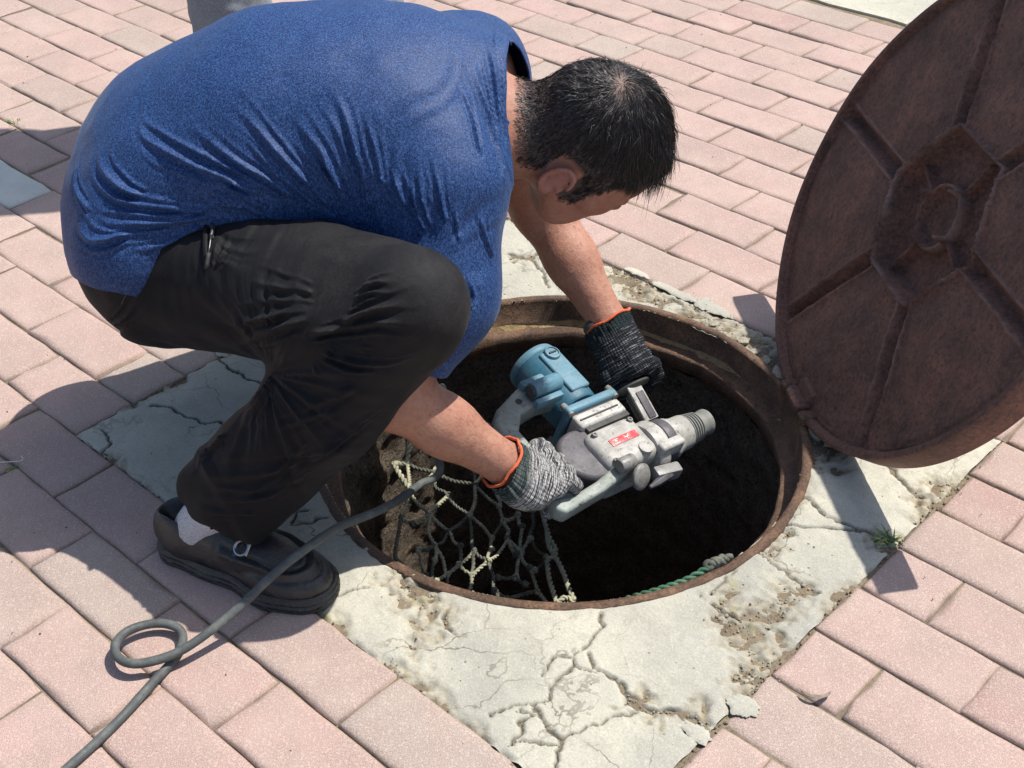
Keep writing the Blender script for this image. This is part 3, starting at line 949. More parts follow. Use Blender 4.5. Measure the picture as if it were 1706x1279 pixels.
def trouser_sd(P):
    d = sd_ell(P, (-.468, 1.625, .365), (.130, .168, .125))
    for hip, kn, an, s in ((hipR, kneeR, ankR, 1), (hipL, kneeL, ankL, -1)):
        th_ = sd_cone(P, hip + [.03, .015 * s, -.006], kn, .103, .072)
        th_ = smin(th_, sd_cone(P, hip + [.10, -.02 * s, .005], kn + [-.10, .02 * s, -.040], .080, .070), .03)
        d = smin(d, th_, .05)
        dr = (an - kn)
        off = A3([.030, -.006 * s, .004])
        calf = sd_cone(P, kn + dr * .10 + off * .6, kn + dr * .5 + off, .068, .073)
        calf = smin(calf, sd_cone(P, kn + dr * .5 + off, an + [.052, -.014 * s, .018], .073, .068), .03)
        d = smin(d, calf, .022)
    return d

def body_sd(P):
    d = torso_sd(P, -.012)
    d = smin(d, sd_ell(P, (-.475, 1.625, .365), (.115, .150, .110)), .05)
    d = smax(d, np.where((P[:, 0] < -.28) & (P[:, 2] < .40), trouser_sd(P), np.minimum(shirt_sd(P), trouser_sd(P))) + .024, .01)
    # neck
    d = smin(d, sd_cone(P, (-.06, 1.63, .495), headC + HM @ A3([-.045, 0, -.045]), .066, .062), .04)
    # arms
    for sh_, el_, wr_ in ((shR, elR, wrR), (shL, elL, wrL)):
        d = smin(d, sd_cone(P, sh_, el_, .052, .044), .04)
        fa = (wr_ - el_)
        d = smin(d, sd_cone(P, el_, el_ + fa * .45, .0415, .0385), .025)
        d = smin(d, sd_cone(P, el_ + fa * .4, wr_, .0385, .0272), .02)
        d = smin(d, sd_cone(P, wr_, wr_ + fa * .10, .0275, .024), .02)
    for hip, kn, an in ((hipR, kneeR, ankR), (hipL, kneeL, ankL)):
        sg_ = 1 if an is ankR else -1
        lo_ = an + [.048, -.012 * sg_, .015]
        d = smin(d, sd_cone(P, hip + [.05, .03 * sg_, 0], kn, .070, .050), .03)
        d = smin(d, sd_cone(P, kn, lo_, .046, .030), .02)
        d = smin(d, sd_cone(P, lo_ + [-.01, 0, -.02], an + [.10, -.05 if an is ankR else .025, -.062], .027, .018), .02)
    return d

def head_sd(P):
    Q = (P - headC) @ HM
    d = sd_ell(Q, (-.008, 0, .018), (.094, .0755, .092))
    d = smin(d, sd_ell(Q, (.030, 0, .000), (.062, .066, .070)), .03)             # brow / forehead
    d = smin(d, sd_ell(Q, (.038, 0, -.055), (.050, .056, .062)), .03)            # mid face
    d = smin(d, sd_ell(Q, (.040, 0, -.092), (.040, .042, .030)), .025)           # chin
    for s in (-1, 1):
        d = smin(d, sd_cone(Q, (-.012, s * .060, -.045), (.035, s * .036, -.092), .020, .018), .025)   # jaw
        d = smin(d, sd_cone(Q, (.060, s * .038, -.034), (.042, s * .058, -.030), .016, .014), .015)     # cheek
        d = smax(d, -sd_ell(Q, (.093, s * .031, -.008), (.020, .017, .011)), .014)                        # eye socket
        d = smin(d, sd_ell(Q, (.078, s * .031, -.009), (.0125, .0125, .0115)), .004)                       # eyelid ball
        # ear
        RE = np.array(Matrix.Rotation(s * 0.30, 3, 'Z')) @ np.array(Matrix.Rotation(.18, 3, 'Y'))
        E_ = ((Q - [-.020, s * .0825, -.030]) @ RE) * 1.2; ey = E_[:, 1] * s
        e = sd_ell(np.stack([E_[:, 0], ey, E_[:, 2]], 1), (0, 0, 0), (.0165, .0040, .0285))
        e = smin(e, sd_ell(np.stack([E_[:, 0], ey, E_[:, 2]], 1), (.004, .002, -.026), (.009, .0055, .009)), .006)
        r_ = np.sqrt((E_[:, 0] / .0185) ** 2 + (E_[:, 2] / .0300) ** 2)
        open_ = (E_[:, 0] > .004) & (E_[:, 2] < .008)
        hx = np.sqrt(((r_ - 1) * .023) ** 2 + (ey - .0045) ** 2) - .0044 + np.where(open_, .010, 0)
        e = smin(e, hx, .003)
        r2_ = np.sqrt(((E_[:, 0] - .003) / .0110) ** 2 + ((E_[:, 2] + .002) / .0200) ** 2)
        ah = np.sqrt(((r2_ - 1) * .015) ** 2 + (ey - .0035) ** 2) - .0030 + np.where(E_[:, 0] > .003, .010, 0)
        e = smin(e, ah, .003)
        e = smin(e, sd_ell(np.stack([E_[:, 0], ey, E_[:, 2]], 1), (.0150, .002, -.006), (.0040, .0045, .0070)), .003)
        d = smin(d, e, .006)
    n = sd_cone(Q, (.083, 0, -.010), (.100, 0, -.040), .008, .011)
    n = smin(n, sd_ell(Q, (.090, .010, -.044), (.010, .007, .007)), .008)
    n = smin(n, sd_ell(Q, (.090, -.010, -.044), (.010, .007, .007)), .008)
    d = smin(d, n, .012)
    d = smin(d, sd_ell(Q, (.079, 0, -.066), (.010, .021, .0048)), .006)           # lips
    d = smin(d, sd_ell(Q, (.077, 0, -.0745), (.010, .018, .005)), .006)
    return d

def skin_sd(P):
    return smin(body_sd(P), head_sd(P), .022)

def smooth_edge(V, F, it=12):
    E = np.sort(np.vstack([np.stack([F[:, k], F[:, (k + 1) % 4]], 1) for k in range(4)]), 1)
    key = E[:, 0].astype(np.int64) * len(V) + E[:, 1]
    uq, cnt = np.unique(key, return_counts=True); b = uq[cnt == 1]; e0, e1 = b // len(V), b % len(V)
    bv = np.unique(np.r_[e0, e1])
    for _ in range(it):
        s = np.zeros_like(V); c = np.zeros(len(V))
        np.add.at(s, e0, V[e1]); np.add.at(c, e0, 1); np.add.at(s, e1, V[e0]); np.add.at(c, e1, 1)
        V = V.copy(); V[bv] = .5 * V[bv] + .5 * s[bv] / c[bv][:, None]
    return V, bv

person = empty('person', (-.36, 1.62, 0))
tag(person, 'squatting worker in a blue shirt and black trousers reaching into the manhole', 'person')
def pmesh(name, V, F, mat, parent=person, base=None):
    base = A3(person.location) if base is None else base
    me = mesh_np(name, V - base, F)
    return link(name, me, mat, parent), me

# skin ------------------------------------------------------------
V, F = surface_nets(skin_sd, (-.68, 1.22, .0), (.26, 2.02, .66), .0085)
V = relax(V, F, 1, .4)
# only the head, arms and neck need fine detail
kf = (V[:, 0] > -.03) & (V[:, 2] > .33)
VH, FH = surface_nets(skin_sd, (-.02, 1.46, .28), (.26, 1.80, .62), .0032)
VH = relax(VH, FH, 1, .3)
kb = ~((V[:, 0] > -.004) & (V[:, 2] > .31) & (V[:, 1] > 1.49) & (V[:, 1] < 1.77))
V1, F1, _ = cut_faces(V, F, kb)
V1, F1 = subdiv_mesh(V1, F1, 1)
m2 = (VH[:, 0] > -.012) & (np.abs(VH[:, 1] - 1.63) < .165) & (VH[:, 2] > .285)
V2, F2, _ = cut_faces(VH, FH, m2)
Vs = np.vstack([V1, V2]); Fs = np.vstack([F1, F2 + len(V1)])

def mat_skin():
    m = NT('tanned_skin')
    c = m.ramp(m.noise(18, 4, 0.6), [(0.3, (0.33, 0.155, 0.105)), (0.7, (0.42, 0.225, 0.155))])
    c = m.mix(m.ramp(m.noise(130, 4, 0.7), [(0.42, 0.0), (0.68, 0.5)]), c, (0.27, 0.10, 0.07))
    c = m.mix(m.ramp(m.vor(150), [(0.05, 0.35), (0.11, 0.0)]), c, (0.16, 0.075, 0.05))
    c = m.mix(m.attr('red'), c, (0.40, 0.14, 0.105))
    c = m.mix(m.attr('scalp'), c, (0.055, 0.042, 0.038))
    m.b.inputs['Subsurface Weight'].default_value = 0.06
    m.b.inputs['Subsurface Radius'].default_value = (0.012, 0.005, 0.003)
    m.b.inputs['Subsurface Scale'].default_value = 0.4
    m.bump(m.math('ADD', m.noise(500, 3, 0.7), m.math('MULTIPLY', m.vor(260), 0.7)), 0.35, 0.0012)
    return m.out(c, 0.56, spec=0.35)
M_SKIN = mat_skin()

def hair_mask(Q):
    """Q in the head frame; >0 where hair grows (m)"""
    f, r, u = Q[:, 0], np.abs(Q[:, 1]), Q[:, 2]
    m = u - (0.055 + (f - .055) * 0.5)                              # front hair line (above the brow)
    front = (f > .035)
    side = u - (-.002 - 0.30 * np.clip(-(f - .0), 0, .2) - .02 * (f < -.03))
    # behind the ear the line drops to the nape
    line = np.where(f > .052, .052 + (f - .052) * 1.1, np.where(f > .028, -.018 + (f - .028) * 2.9, np.where(f > -.002, -.050, np.where(f > -.040, .000, -.050 - (-f - .040) * .5))))
    return u - line
Q = (Vs - headC) @ HM
scalp = np.clip(hair_mask(Q) / .008 + .5, 0, 1) * (np.linalg.norm(Q, axis=1) < .13)
whorl = A3([-.048, .012, .083])
scalp *= 1 - .6 * np.clip(1.2 - np.linalg.norm(Q - whorl, axis=1) / .022, 0, 1)
scalp *= np.clip((Vs[:, 0] - .006) / .02, 0, 1)
red = np.clip(1 - np.linalg.norm(Q - [-.02, .085, -.03], axis=1) / .045, 0, 1) * .55 + np.clip(1 - np.linalg.norm(Q - [.05, .05, -.05], axis=1) / .06, 0, 1) * .25
b_o, b_me = pmesh('body', Vs, Fs, M_SKIN)
set_attr(b_me, 'scalp', scalp); set_attr(b_me, 'red', red)
# ------------------------------------------------------------------ shirt and trousers
def mat_shirt():
    m = NT('heather_blue_jersey')
    st = m.map((1, 1, 1))
    n1 = m.noise(480, 4, 0.85, vec=m.map((1.0, 1.0, .40), (0, .3, 0)))
    n2 = m.noise(700, 2, 0.8)
    c = m.ramp(n1, [(0.40, (0.002, 0.011, 0.055)), (0.5, (0.007, 0.031, 0.116)), (0.60, (0.036, 0.096, 0.250))])
    c = m.mix(m.ramp(n2, [(0.4, 0.45), (0.5, 0.0)]), c, (0.003, 0.010, 0.045))
    c = m.mix(m.ramp(n2, [(0.52, 0.0), (0.62, 0.35)]), c, (0.09, 0.18, 0.40))
    m.b.inputs['Sheen Weight'].default_value = 0.10
    m.b.inputs['Sheen Roughness'].default_value = 0.4
    m.b.inputs['Sheen Tint'].default_value = (0.55, 0.72, 1.0, 1)
    m.bump(m.math('ADD', n2, m.math('MULTIPLY', m.noise(260, 3, 0.6), 0.5)), 0.35, 0.0009)
    return m.out(c, 0.58, spec=0.26)
def mat_trouser():
    m = NT('black_trouser_cloth')
    c = m.ramp(m.noise(600, 3, 0.75), [(0.35, (0.0026, 0.0027, 0.0042)), (0.65, (0.0065, 0.0065, 0.0088))])
    d = m.noise(13, 5, 0.65, dist=0.6)
    dust = m.math('MULTIPLY', m.attr('dust'), m.ramp(d, [(0.38, 0.1), (0.68, 1.0)]))
    dust = m.math('MULTIPLY', dust, m.ramp(m.noise(330, 3, 0.8), [(0.35, 0.25), (0.7, 1.0)]))
    c = m.mix(m.math('MULTIPLY', dust, 0.20), c, (0.13, 0.115, 0.10))
    m.b.inputs['Sheen Weight'].default_value = 0.03
    m.bump(m.noise(700, 3, 0.7), 0.3, 0.0008)
    return m.out(c, 0.70, spec=0.20)
M_SHIRT = mat_shirt(); M_TROUSER = mat_trouser()

def apply_folds(V, F, folds, snap=True):
    """folds: (width, height, asym, [3-D points]); real displacement of the cloth along its normal"""
    N = vnormals(V, F); disp = np.zeros(len(V))
    rf = np.random.default_rng(len(folds)); more = []
    for (w, hgt, asym, L) in folds:
        L = A3(L, float)
        if len(L) > 2 and w > .004:
            for s_ in (-1, 1):
                off = A3([0, -.55, .75]) * 0 + np.cross(L[-1] - L[0], [0, -.7, .7]); off /= np.linalg.norm(off) + 1e-9
                t_ = np.linspace(0, 1, len(L))[:, None]
                more.append((w * rf.uniform(.55, .8), hgt * rf.uniform(.35, .6), asym, L + s_ * off * w * rf.uniform(1.6, 2.6) * (1.1 - .6 * t_) + (L[-1] - L[0]) * rf.uniform(-.12, .12)))
    for (w, hgt, asym, L) in list(folds) + more:
        L = A3(L, float)
        if snap:
            L = A3([V[np.argmin(((V - p) ** 2).sum(1))] for p in L])
        L = smooth_poly(L, 4) if len(L) > 2 else L
        lo, hi = L.min(0) - 4 * w, L.max(0) + 4 * w
        idx = np.where(((V > lo) & (V < hi)).all(1))[0]
        if not len(idx): continue
        P = V[idx]
        # signed distance across the fold
        ln = np.linalg.norm(np.diff(L, axis=0), axis=1); cum = np.r_[0, np.cumsum(ln)]; tot = cum[-1]
        best = np.full(len(P), 1e9); tt = np.zeros(len(P)); sg = np.zeros(len(P))
        for k in range(len(L) - 1):
            d, t = seg_dist(P, L[k], L[k + 1]); m = d < best
            best[m] = d[m]; tt[m] = (cum[k] + t[m] * ln[k]) / tot
            c = np.cross(L[k + 1] - L[k], P[m] - L[k]); sg[m] = np.sign((c * N[idx][m]).sum(1))
        taper = np.clip(tt / .80, 0, 1); taper = taper * taper * (3 - 2 * taper) * np.clip((1.0 - tt) / .07, .25, 1)
        taper = np.where((tt <= 0) | (tt >= 1), taper * .4, taper)
        ww = w * (1.0 - 0.35 * tt) * .80
        s = sg * best / ww
        ridge = np.exp(-np.abs(s / 0.62) ** 1.6)
        valley = np.exp(-((s - np.sign(asym) * 1.25) / 0.75) ** 2) * abs(asym) * .50
        disp[idx] += (1.6 if w > .0058 else 1.2) * hgt * taper * (ridge - valley)
    return V + N * disp[:, None]

def radial_folds(V, F, C, n0, freq, amp, r0, r1, r2, seed=0.0):
    """tension folds fanning out from a point where the cloth is pulled"""
    N = vnormals(V, F); n0 = A3(n0) / np.linalg.norm(n0)
    a = np.cross(n0, [0, 0, 1.0]); a /= np.linalg.norm(a); b = np.cross(n0, a)
    D = V - A3(C); x, y = D @ a, D @ b
    r = np.linalg.norm(D, axis=1); ang = np.arctan2(y, x) + .35 * vnoise(V, 9)
    q = np.stack([np.cos(ang) * freq, np.sin(ang) * freq, r * 7 + seed], 1)
    n1 = vnoise(q, 1.0); n2 = vnoise(q + 31, 2.1)
    ridge = (1 - np.abs(n1) * 2.6) + .45 * (1 - np.abs(n2) * 2.6)
    m = np.clip((r - r0) / .05, 0, 1) * np.clip((r2 - r) / (r2 - r1), 0, 1) ** 1.2 * np.clip((N @ n0) * 1.6, 0, 1)
    return V + N * (amp * ridge * m)[:, None]

SHIRT_FOLDS = [(0.008,0.0065,-0.9,[(-0.4394,1.554,0.5657),(-0.449,1.5322,0.5482),(-0.4426,1.5086,0.5354),(-0.4183,1.4906,0.5279),(-0.3809,1.4752,0.5175),(-0.3444,1.4646,0.5078),(-0.3021,1.4545,0.4882)]),(0.008,0.0065,-0.9,[(-0.3871,1.5052,0.5599),(-0.3565,1.4814,0.5433),(-0.3208,1.4651,0.5232),(-0.2862,1.457,0.5027),(-0.2561,1.4547,0.4791)]),(0.008,0.007,-0.9,[(-0.3371,1.508,0.5849),(-0.3075,1.4863,0.5674),(-0.2762,1.4661,0.5377),(-0.2495,1.4573,0.51),(-0.2134,1.4525,0.4672)]),(0.008,0.006,-0.8,[(-0.2604,1.4915,0.5796),(-0.2394,1.4738,0.5567),(-0.2189,1.4598,0.532),(-0.1942,1.4497,0.4767)]),(0.008,0.007,-1.0,[(-0.2138,1.5111,0.6044),(-0.192,1.4801,0.5761),(-0.1791,1.4596,0.5393),(-0.1668,1.445,0.4705)]),(0.006,0.0045,-0.8,[(-0.2283,1.4735,0.5605),(-0.2126,1.4552,0.5184),(-0.1967,1.4494,0.489)]),(0.009,0.006,-0.8,[(-0.5037,1.5375,0.5183),(-0.5021,1.509,0.4998),(-0.4745,1.4799,0.4858),(-0.4479,1.4694,0.4786)]),(0.008,0.006,-0.8,[(-0.5036,1.4906,0.4806),(-0.4673,1.4684,0.4713),(-0.4231,1.4624,0.4655),(-0.368,1.4588,0.4624)]),(0.008,0.0065,-0.9,[(-0.5164,1.479,0.458),(-0.4912,1.4579,0.4484),(-0.4609,1.454,0.4484),(-0.4177,1.4572,0.4475),(-0.3692,1.4576,0.4531)]),(0.008,0.0055,-0.8,[(-0.5413,1.4899,0.4397),(-0.5205,1.4553,0.4268),(-0.4954,1.4445,0.4292),(-0.4652,1.4484,0.4383)]),(0.007,0.0055,-0.8,[(-0.4735,1.4403,0.4228),(-0.449,1.4424,0.4186),(-0.4204,1.4507,0.4234),(-0.3782,1.4565,0.4404)]),(0.008,0.0045,-0.7,[(-0.3838,1.4645,0.4859),(-0.3557,1.4603,0.4737),(-0.3199,1.457,0.465)]),(0.006,0.0055,-0.9,[(-0.1261,1.4465,0.5213),(-0.1128,1.4295,0.4902),(-0.1011,1.4134,0.4543)]),(0.006,0.005,-0.9,[(-0.0901,1.4533,0.5369),(-0.0855,1.4333,0.5117),(-0.0763,1.4161,0.4646)]),(0.005,0.0045,-0.8,[(-0.1078,1.456,0.5398),(-0.1037,1.428,0.4989),(-0.0937,1.4147,0.4592)]),(0.009,0.006,-0.9,[(-0.0475,1.5891,0.6067),(-0.0332,1.5467,0.574),(-0.0193,1.5209,0.5342),(-0.0056,1.4793,0.486)]),(0.007,0.005,-0.8,[(-0.027,1.6286,0.6082),(-0.0168,1.5818,0.5897),(-0.0104,1.5365,0.5386)]),(0.006,0.0045,-0.8,[(-0.0618,1.5513,0.5958),(-0.0441,1.5102,0.5595),(-0.0337,1.4656,0.5258)]),(0.005,0.004,-0.8,[(-0.3188,1.4799,0.5551),(-0.2914,1.4636,0.5274),(-0.2717,1.4561,0.503)]),(0.006,0.005,-0.8,[(-0.3018,1.4672,0.5336),(-0.2644,1.4562,0.5044),(-0.2316,1.4528,0.4674)]),(0.0025,0.0016,-0.4,[(-0.0646,1.3991,0.423),(-0.0362,1.4127,0.4109)]),(0.006,0.0045,-0.9,[(-0.1438,1.4543,0.5295),(-0.1324,1.4365,0.5029),(-0.1262,1.428,0.4792)]),(0.006,0.004,-0.7,[(-0.0663,1.4256,0.4915),(-0.0605,1.4098,0.4433)]),(0.006,0.0045,-0.8,[(-0.1742,1.4896,0.5867),(-0.1595,1.4613,0.5459),(-0.1486,1.4416,0.5004)]),(0.01,0.004,-0.6,[(-0.3956,1.4818,0.5239),(-0.3384,1.4605,0.4937),(-0.2974,1.4549,0.4674)]),(0.008,0.0045,-0.8,[(-0.5479,1.5721,0.4895),(-0.5405,1.5177,0.4668),(-0.5163,1.4764,0.4553)]),(0.007,0.004,-0.7,[(-0.0416,1.4339,0.4866),(-0.0286,1.4301,0.4308),(-0.0218,1.4295,0.4056)]),(0.006,0.004,-0.7,[(-0.0542,1.3972,0.4089),(-0.0441,1.3873,0.3808),(-0.0516,1.3762,0.3664)])]
TROUSER_FOLDS = [(0.007,0.0055,0.9,[(-0.1305,1.2905,0.4606),(-0.1481,1.2953,0.4567),(-0.1663,1.2996,0.4468)]),(0.006,0.0045,0.8,[(-0.137,1.2827,0.4507),(-0.1549,1.2905,0.4473),(-0.1755,1.2961,0.4352)]),(0.009,0.007,1.0,[(-0.1093,1.2743,0.4442),(-0.1372,1.2725,0.4383),(-0.1597,1.2793,0.4279),(-0.1919,1.2864,0.4096)]),(0.008,0.0075,1.0,[(-0.0931,1.267,0.4233),(-0.1185,1.2627,0.4215),(-0.1488,1.2684,0.4208),(-0.1716,1.278,0.4115),(-0.2285,1.288,0.3918)]),(0.005,0.0035,0.8,[(-0.1487,1.2639,0.3876),(-0.1664,1.2703,0.388),(-0.1733,1.2715,0.3841)]),(0.007,0.0065,0.9,[(-0.0955,1.2712,0.3788),(-0.117,1.2636,0.3748),(-0.1412,1.2626,0.3685),(-0.1813,1.2702,0.3644),(-0.2179,1.2812,0.3702)]),(0.005,0.0045,0.9,[(-0.1788,1.2708,0.3688),(-0.1986,1.2767,0.373),(-0.2093,1.2806,0.3798)]),(0.005,0.0035,0.7,[(-0.2239,1.2753,0.3352),(-0.2262,1.276,0.3471),(-0.2308,1.2823,0.3521)]),(0.01,0.006,-0.8,[(-0.349,1.3853,0.3083),(-0.2762,1.3111,0.3828),(-0.2371,1.2993,0.4058)]),(0.01,0.0045,-0.8,[(-0.3835,1.3933,0.3235),(-0.3117,1.3381,0.3787),(-0.2554,1.31,0.4096)]),(0.006,0.005,-0.8,[(-0.3397,1.444,0.4447),(-0.3439,1.4173,0.4338),(-0.3526,1.4006,0.4174)]),(0.008,0.0045,-0.7,[(-0.3179,1.3699,0.4198),(-0.2706,1.3393,0.4249),(-0.228,1.3182,0.4297)]),(0.01,0.0065,-1.0,[(-0.4208,1.329,0.1514),(-0.362,1.2858,0.1838),(-0.2919,1.27,0.2064),(-0.2224,1.2563,0.2471),(-0.1685,1.271,0.2823)]),(0.009,0.006,-0.8,[(-0.4158,1.3449,0.1585),(-0.3848,1.3258,0.1937),(-0.3543,1.3157,0.2266)]),(0.006,0.004,-0.8,[(-0.2709,1.2674,0.2198),(-0.2586,1.2681,0.2355),(-0.2454,1.263,0.2556)]),(0.01,0.0055,-0.8,[(-0.3385,1.3258,0.2432),(-0.3057,1.3097,0.2793),(-0.2856,1.3139,0.3101)]),(0.009,0.005,-0.8,[(-0.4049,1.3051,0.1392),(-0.3525,1.2726,0.1577),(-0.305,1.2693,0.1682),(-0.2583,1.2703,0.2004)]),(0.008,0.0045,-0.8,[(-0.4005,1.2896,0.1202),(-0.3671,1.2755,0.135),(-0.3219,1.2704,0.1386)]),(0.01,0.005,-0.7,[(-0.2614,1.2841,0.3057),(-0.2283,1.2689,0.3086),(-0.1844,1.2626,0.333)]),(0.008,0.004,-0.7,[(-0.2958,1.2813,0.2582),(-0.2634,1.273,0.2748),(-0.2182,1.2645,0.3014)]),(0.008,0.005,-0.8,[(-0.4467,1.4324,0.3771),(-0.4834,1.4407,0.3279),(-0.5143,1.465,0.2939)])]
V, F = surface_nets(shirt_sd, (-.68, 1.30, .15), (.14, 1.95, .68), .0062)
V = relax(V, F, 2, .5)
x_, y_, z_ = V.T
hem = .328 + (y_ - 1.6) * .14 + np.clip(-.50 - x_, 0, 1) * -.10
keep = (z_ > hem) | (x_ > -.27)
neck_axis = np.hypot(y_ - 1.628, z_ - .505)
keep &= ~((x_ > .006 + (z_ - .5) * -.02) & (neck_axis < .12))
keep &= (V - (elR + (shR - elR) * .14)) @ ((shR - elR) / np.linalg.norm(shR - elR)) > 0
eL = shL * .62 + elL * .38
keep &= ~(((V - eL) @ ((elL - shL) / np.linalg.norm(elL - shL)) > .03) & (np.linalg.norm(V - eL, axis=1) < .17))
V, F, _ = cut_faces(V, F, keep)
V, _b = smooth_edge(V, F)
V, F = subdiv_mesh(V, F, 1)
N = vnormals(V, F)
V = V + N * (fbm(V, 9, 2)[:, None] * .004 + fbm(V + 3, 26, 2)[:, None] * .0012)
hemd = V[:, 2] - (.328 + (V[:, 1] - 1.6) * .14 + np.clip(-.50 - V[:, 0], 0, 1) * -.10)
onback = V[:, 0] < -.27
# flare out at the hem and at the collar
V = V + N * (np.clip(1 - hemd / .05, 0, 1) * .008 * onback)[:, None]
cb_ = (V[:, 0] > -.05) & (np.hypot(V[:, 1] - 1.628, V[:, 2] - .505) < .125)
V = V + N * (cb_ * .0016 * (V[:, 0] > -.016))[:, None]
V = V + N * (-.0012 * onback * np.exp(-((hemd - .022) / .0022) ** 2))[:, None]
V = radial_folds(V, F, (-.125, 1.47, .275), (0, -.75, .66), 7.0, .0020, .15, .20, .40)
V = apply_folds(V, F, SHIRT_FOLDS)
V, F = subdiv_mesh(V, F, 1)
s_o, s_me = pmesh('shirt', V, F, M_SHIRT)
sol = s_o.modifiers.new('cloth_thickness', 'SOLIDIFY'); sol.thickness = 0.0022; sol.offset = -1

V, F = surface_nets(trouser_sd, (-.66, 1.20, .03), (.02, 2.03, .52), .0062)
V = relax(V, F, 2, .5)
def hem_cut(V, an, kn):
    ax = (kn - an) / np.linalg.norm(kn - an)
    return ((V - an) @ ax < -.012 + .70 * np.clip(V[:, 0] - an[0] + .015, 0, 1)) & (np.linalg.norm(V - an, axis=1) < .15)
keep = ~hem_cut(V, ankR + [0, 0, .0], kneeR) & ~hem_cut(V, ankL, kneeL)
V, F, _ = cut_faces(V, F, keep)
V, _b = smooth_edge(V, F)
V, F = subdiv_mesh(V, F, 1)
N = vnormals(V, F)
V = V + N * (fbm(V, 11, 3)[:, None] * .0045)
for an_, kn_ in ((ankR, kneeR), (ankL, kneeL)):
    ax_ = (kn_ - an_) / np.linalg.norm(kn_ - an_); D = V - an_ - A3([.04, 0, 0]); al_ = D @ ax_
    pr_ = D - al_[:, None] * ax_; u_ = np.cross(ax_, [0, 1.0, 0]); u_ /= np.linalg.norm(u_); v_ = np.cross(ax_, u_)
    th_ = np.arctan2(pr_ @ v_, pr_ @ u_); near_ = (np.linalg.norm(D, axis=1) < .26)
    f_ = np.clip(1 - al_ / .10, 0, 1) * near_
    V = V + vnormals(V, F) * (f_ * (.0055 * np.sin(th_ * 3 + 1.3 + 14 * al_) + .0035 * np.sin(th_ * 7 + .4 - 22 * al_)))[:, None]
    w_ = np.clip(1 - np.abs(al_ - .045 - .02 * np.sin(th_ * 2)) / .016, 0, 1) * near_
    V = V + vnormals(V, F) * (.0050 * w_ * (1 + .5 * np.sin(th_ * 4)))[:, None]
V = radial_folds(V, F, (-.295, 1.345, .300), (.1, -.85, .5), 4.2, .0036, .015, .08, .25, 3.0)
V = radial_folds(V, F, (-.375, 1.47, .44), (0, -.7, .7), 4.2, .0022, .015, .05, .14, 8.0)
V = apply_folds(V, F, TROUSER_FOLDS)
V, F = subdiv_mesh(V, F, 1)
t_o, t_me = pmesh('trousers', V, F, M_TROUSER)
dust = np.clip(1.25 - np.linalg.norm(V - (kneeR + [.02, 0, .0]), axis=1) / .16, 0, 1) + .45 * np.clip((V[:, 2] - .36) / .1, 0, 1) * (V[:, 1] < 1.5)
set_attr(t_me, 'dust', np.clip(dust, 0, 1))
sol = t_o.modifiers.new('cloth_thickness', 'SOLIDIFY'); sol.thickness = 0.002; sol.offset = -1
# ------------------------------------------------------------------ hair
M_HAIR = NT('black_hair')
_hc = M_HAIR.ramp(M_HAIR.attr('grey'), [(0.0, (0.012, 0.010, 0.010)), (0.7, (0.030, 0.026, 0.025)), (0.88, (0.16, 0.15, 0.15)), (1.0, (0.38, 0.37, 0.37))])
M_HAIR = M_HAIR.out(_hc, 0.38, spec=0.6)
rg = np.random.default_rng(21)
Q = (V2 - headC) @ HM
hm = hair_mask(Q)
N2 = vnormals(V2, F2)
earz = np.minimum(np.linalg.norm((Q - [-.018, .082, -.028]) / [.030, .02, .040], axis=1), np.linalg.norm((Q - [-.018, -.082, -.028]) / [.030, .02, .040], axis=1))
ok = np.where((hm > -.003) & (np.linalg.norm(Q, axis=1) < .128) & (earz > 1) & (V2[:, 0] > .012))[0]
cnt = 21000
pick = rg.choice(ok, cnt)
wd = np.linalg.norm(Q[pick] - whorl, axis=1)
thin = np.clip(1.25 - wd / .026, 0, 1) * .50
pick = pick[rg.random(cnt) > thin]; cnt = len(pick)
Qp = Q[pick] + rg.normal(0, .0012, (cnt, 3)); Nn = N2[pick] @ HM
flow = Qp - whorl; flow -= Nn * (flow * Nn).sum(1)[:, None]; flow /= np.linalg.norm(flow, axis=1)[:, None] + 1e-6
swirl = np.cross(Nn, flow)
down = A3([0, 0, -1.0]); down = down @ HM
side = np.clip((.052 - Qp[:, 2]) / .03, 0, 1)          # low on the head: short and combed down
fr = np.clip((Qp[:, 0] - .005) / .07, 0, 1)
L_ = (.025 + .020 * fr) * (1 - side) + side * (.006 + .005 * np.clip(hm[pick] / .02, 0, 1))
L_ *= rg.uniform(.75, 1.2, cnt)
L_ *= np.where(rg.random(cnt) < .03 + .05 * fr, 1.45, 1)
nape = np.clip((-Qp[:, 0] - .02) / .05, 0, 1)
L_ *= (1 - .35 * nape)
d0 = flow * .9 + swirl * .35 + Nn * (.52 - .22 * side)[:, None] + A3([0, 0, -1.0]) * (side * .5)[:, None] + rg.normal(0, .20, (cnt, 3)) + rg.normal(0, .5, (cnt, 3)) * (rg.random(cnt) < .08)[:, None]
clump = np.stack([vnoise(Qp, 75), vnoise(Qp + 5, 75), vnoise(Qp + 9, 75)], 1)
d0 += clump * .55
d0 /= np.linalg.norm(d0, axis=1)[:, None]
ns = 5; pts = [Qp]
d = d0.copy(); cur = Qp.copy()
for k in range(ns - 1):
    d = d + down * (.16 * (1 - side) * (L_ / .03))[:, None] + flow * .12 - Nn * (.20)
    d /= np.linalg.norm(d, axis=1)[:, None]
    cur = cur + d * (L_ / (ns - 1))[:, None]; pts.append(cur)
pts = np.stack(pts, 1)
Wp = headC + pts @ HM.T
rad = np.array([.00030, .00030, .00026, .00020, .00005]) * 1.0
T = np.gradient(Wp, axis=1); T /= np.linalg.norm(T, axis=2)[..., None] + 1e-9
a = np.cross(T, A3([.3, .5, .8])); a /= np.linalg.norm(a, axis=2)[..., None] + 1e-9
b = np.cross(T, a)
VV = []
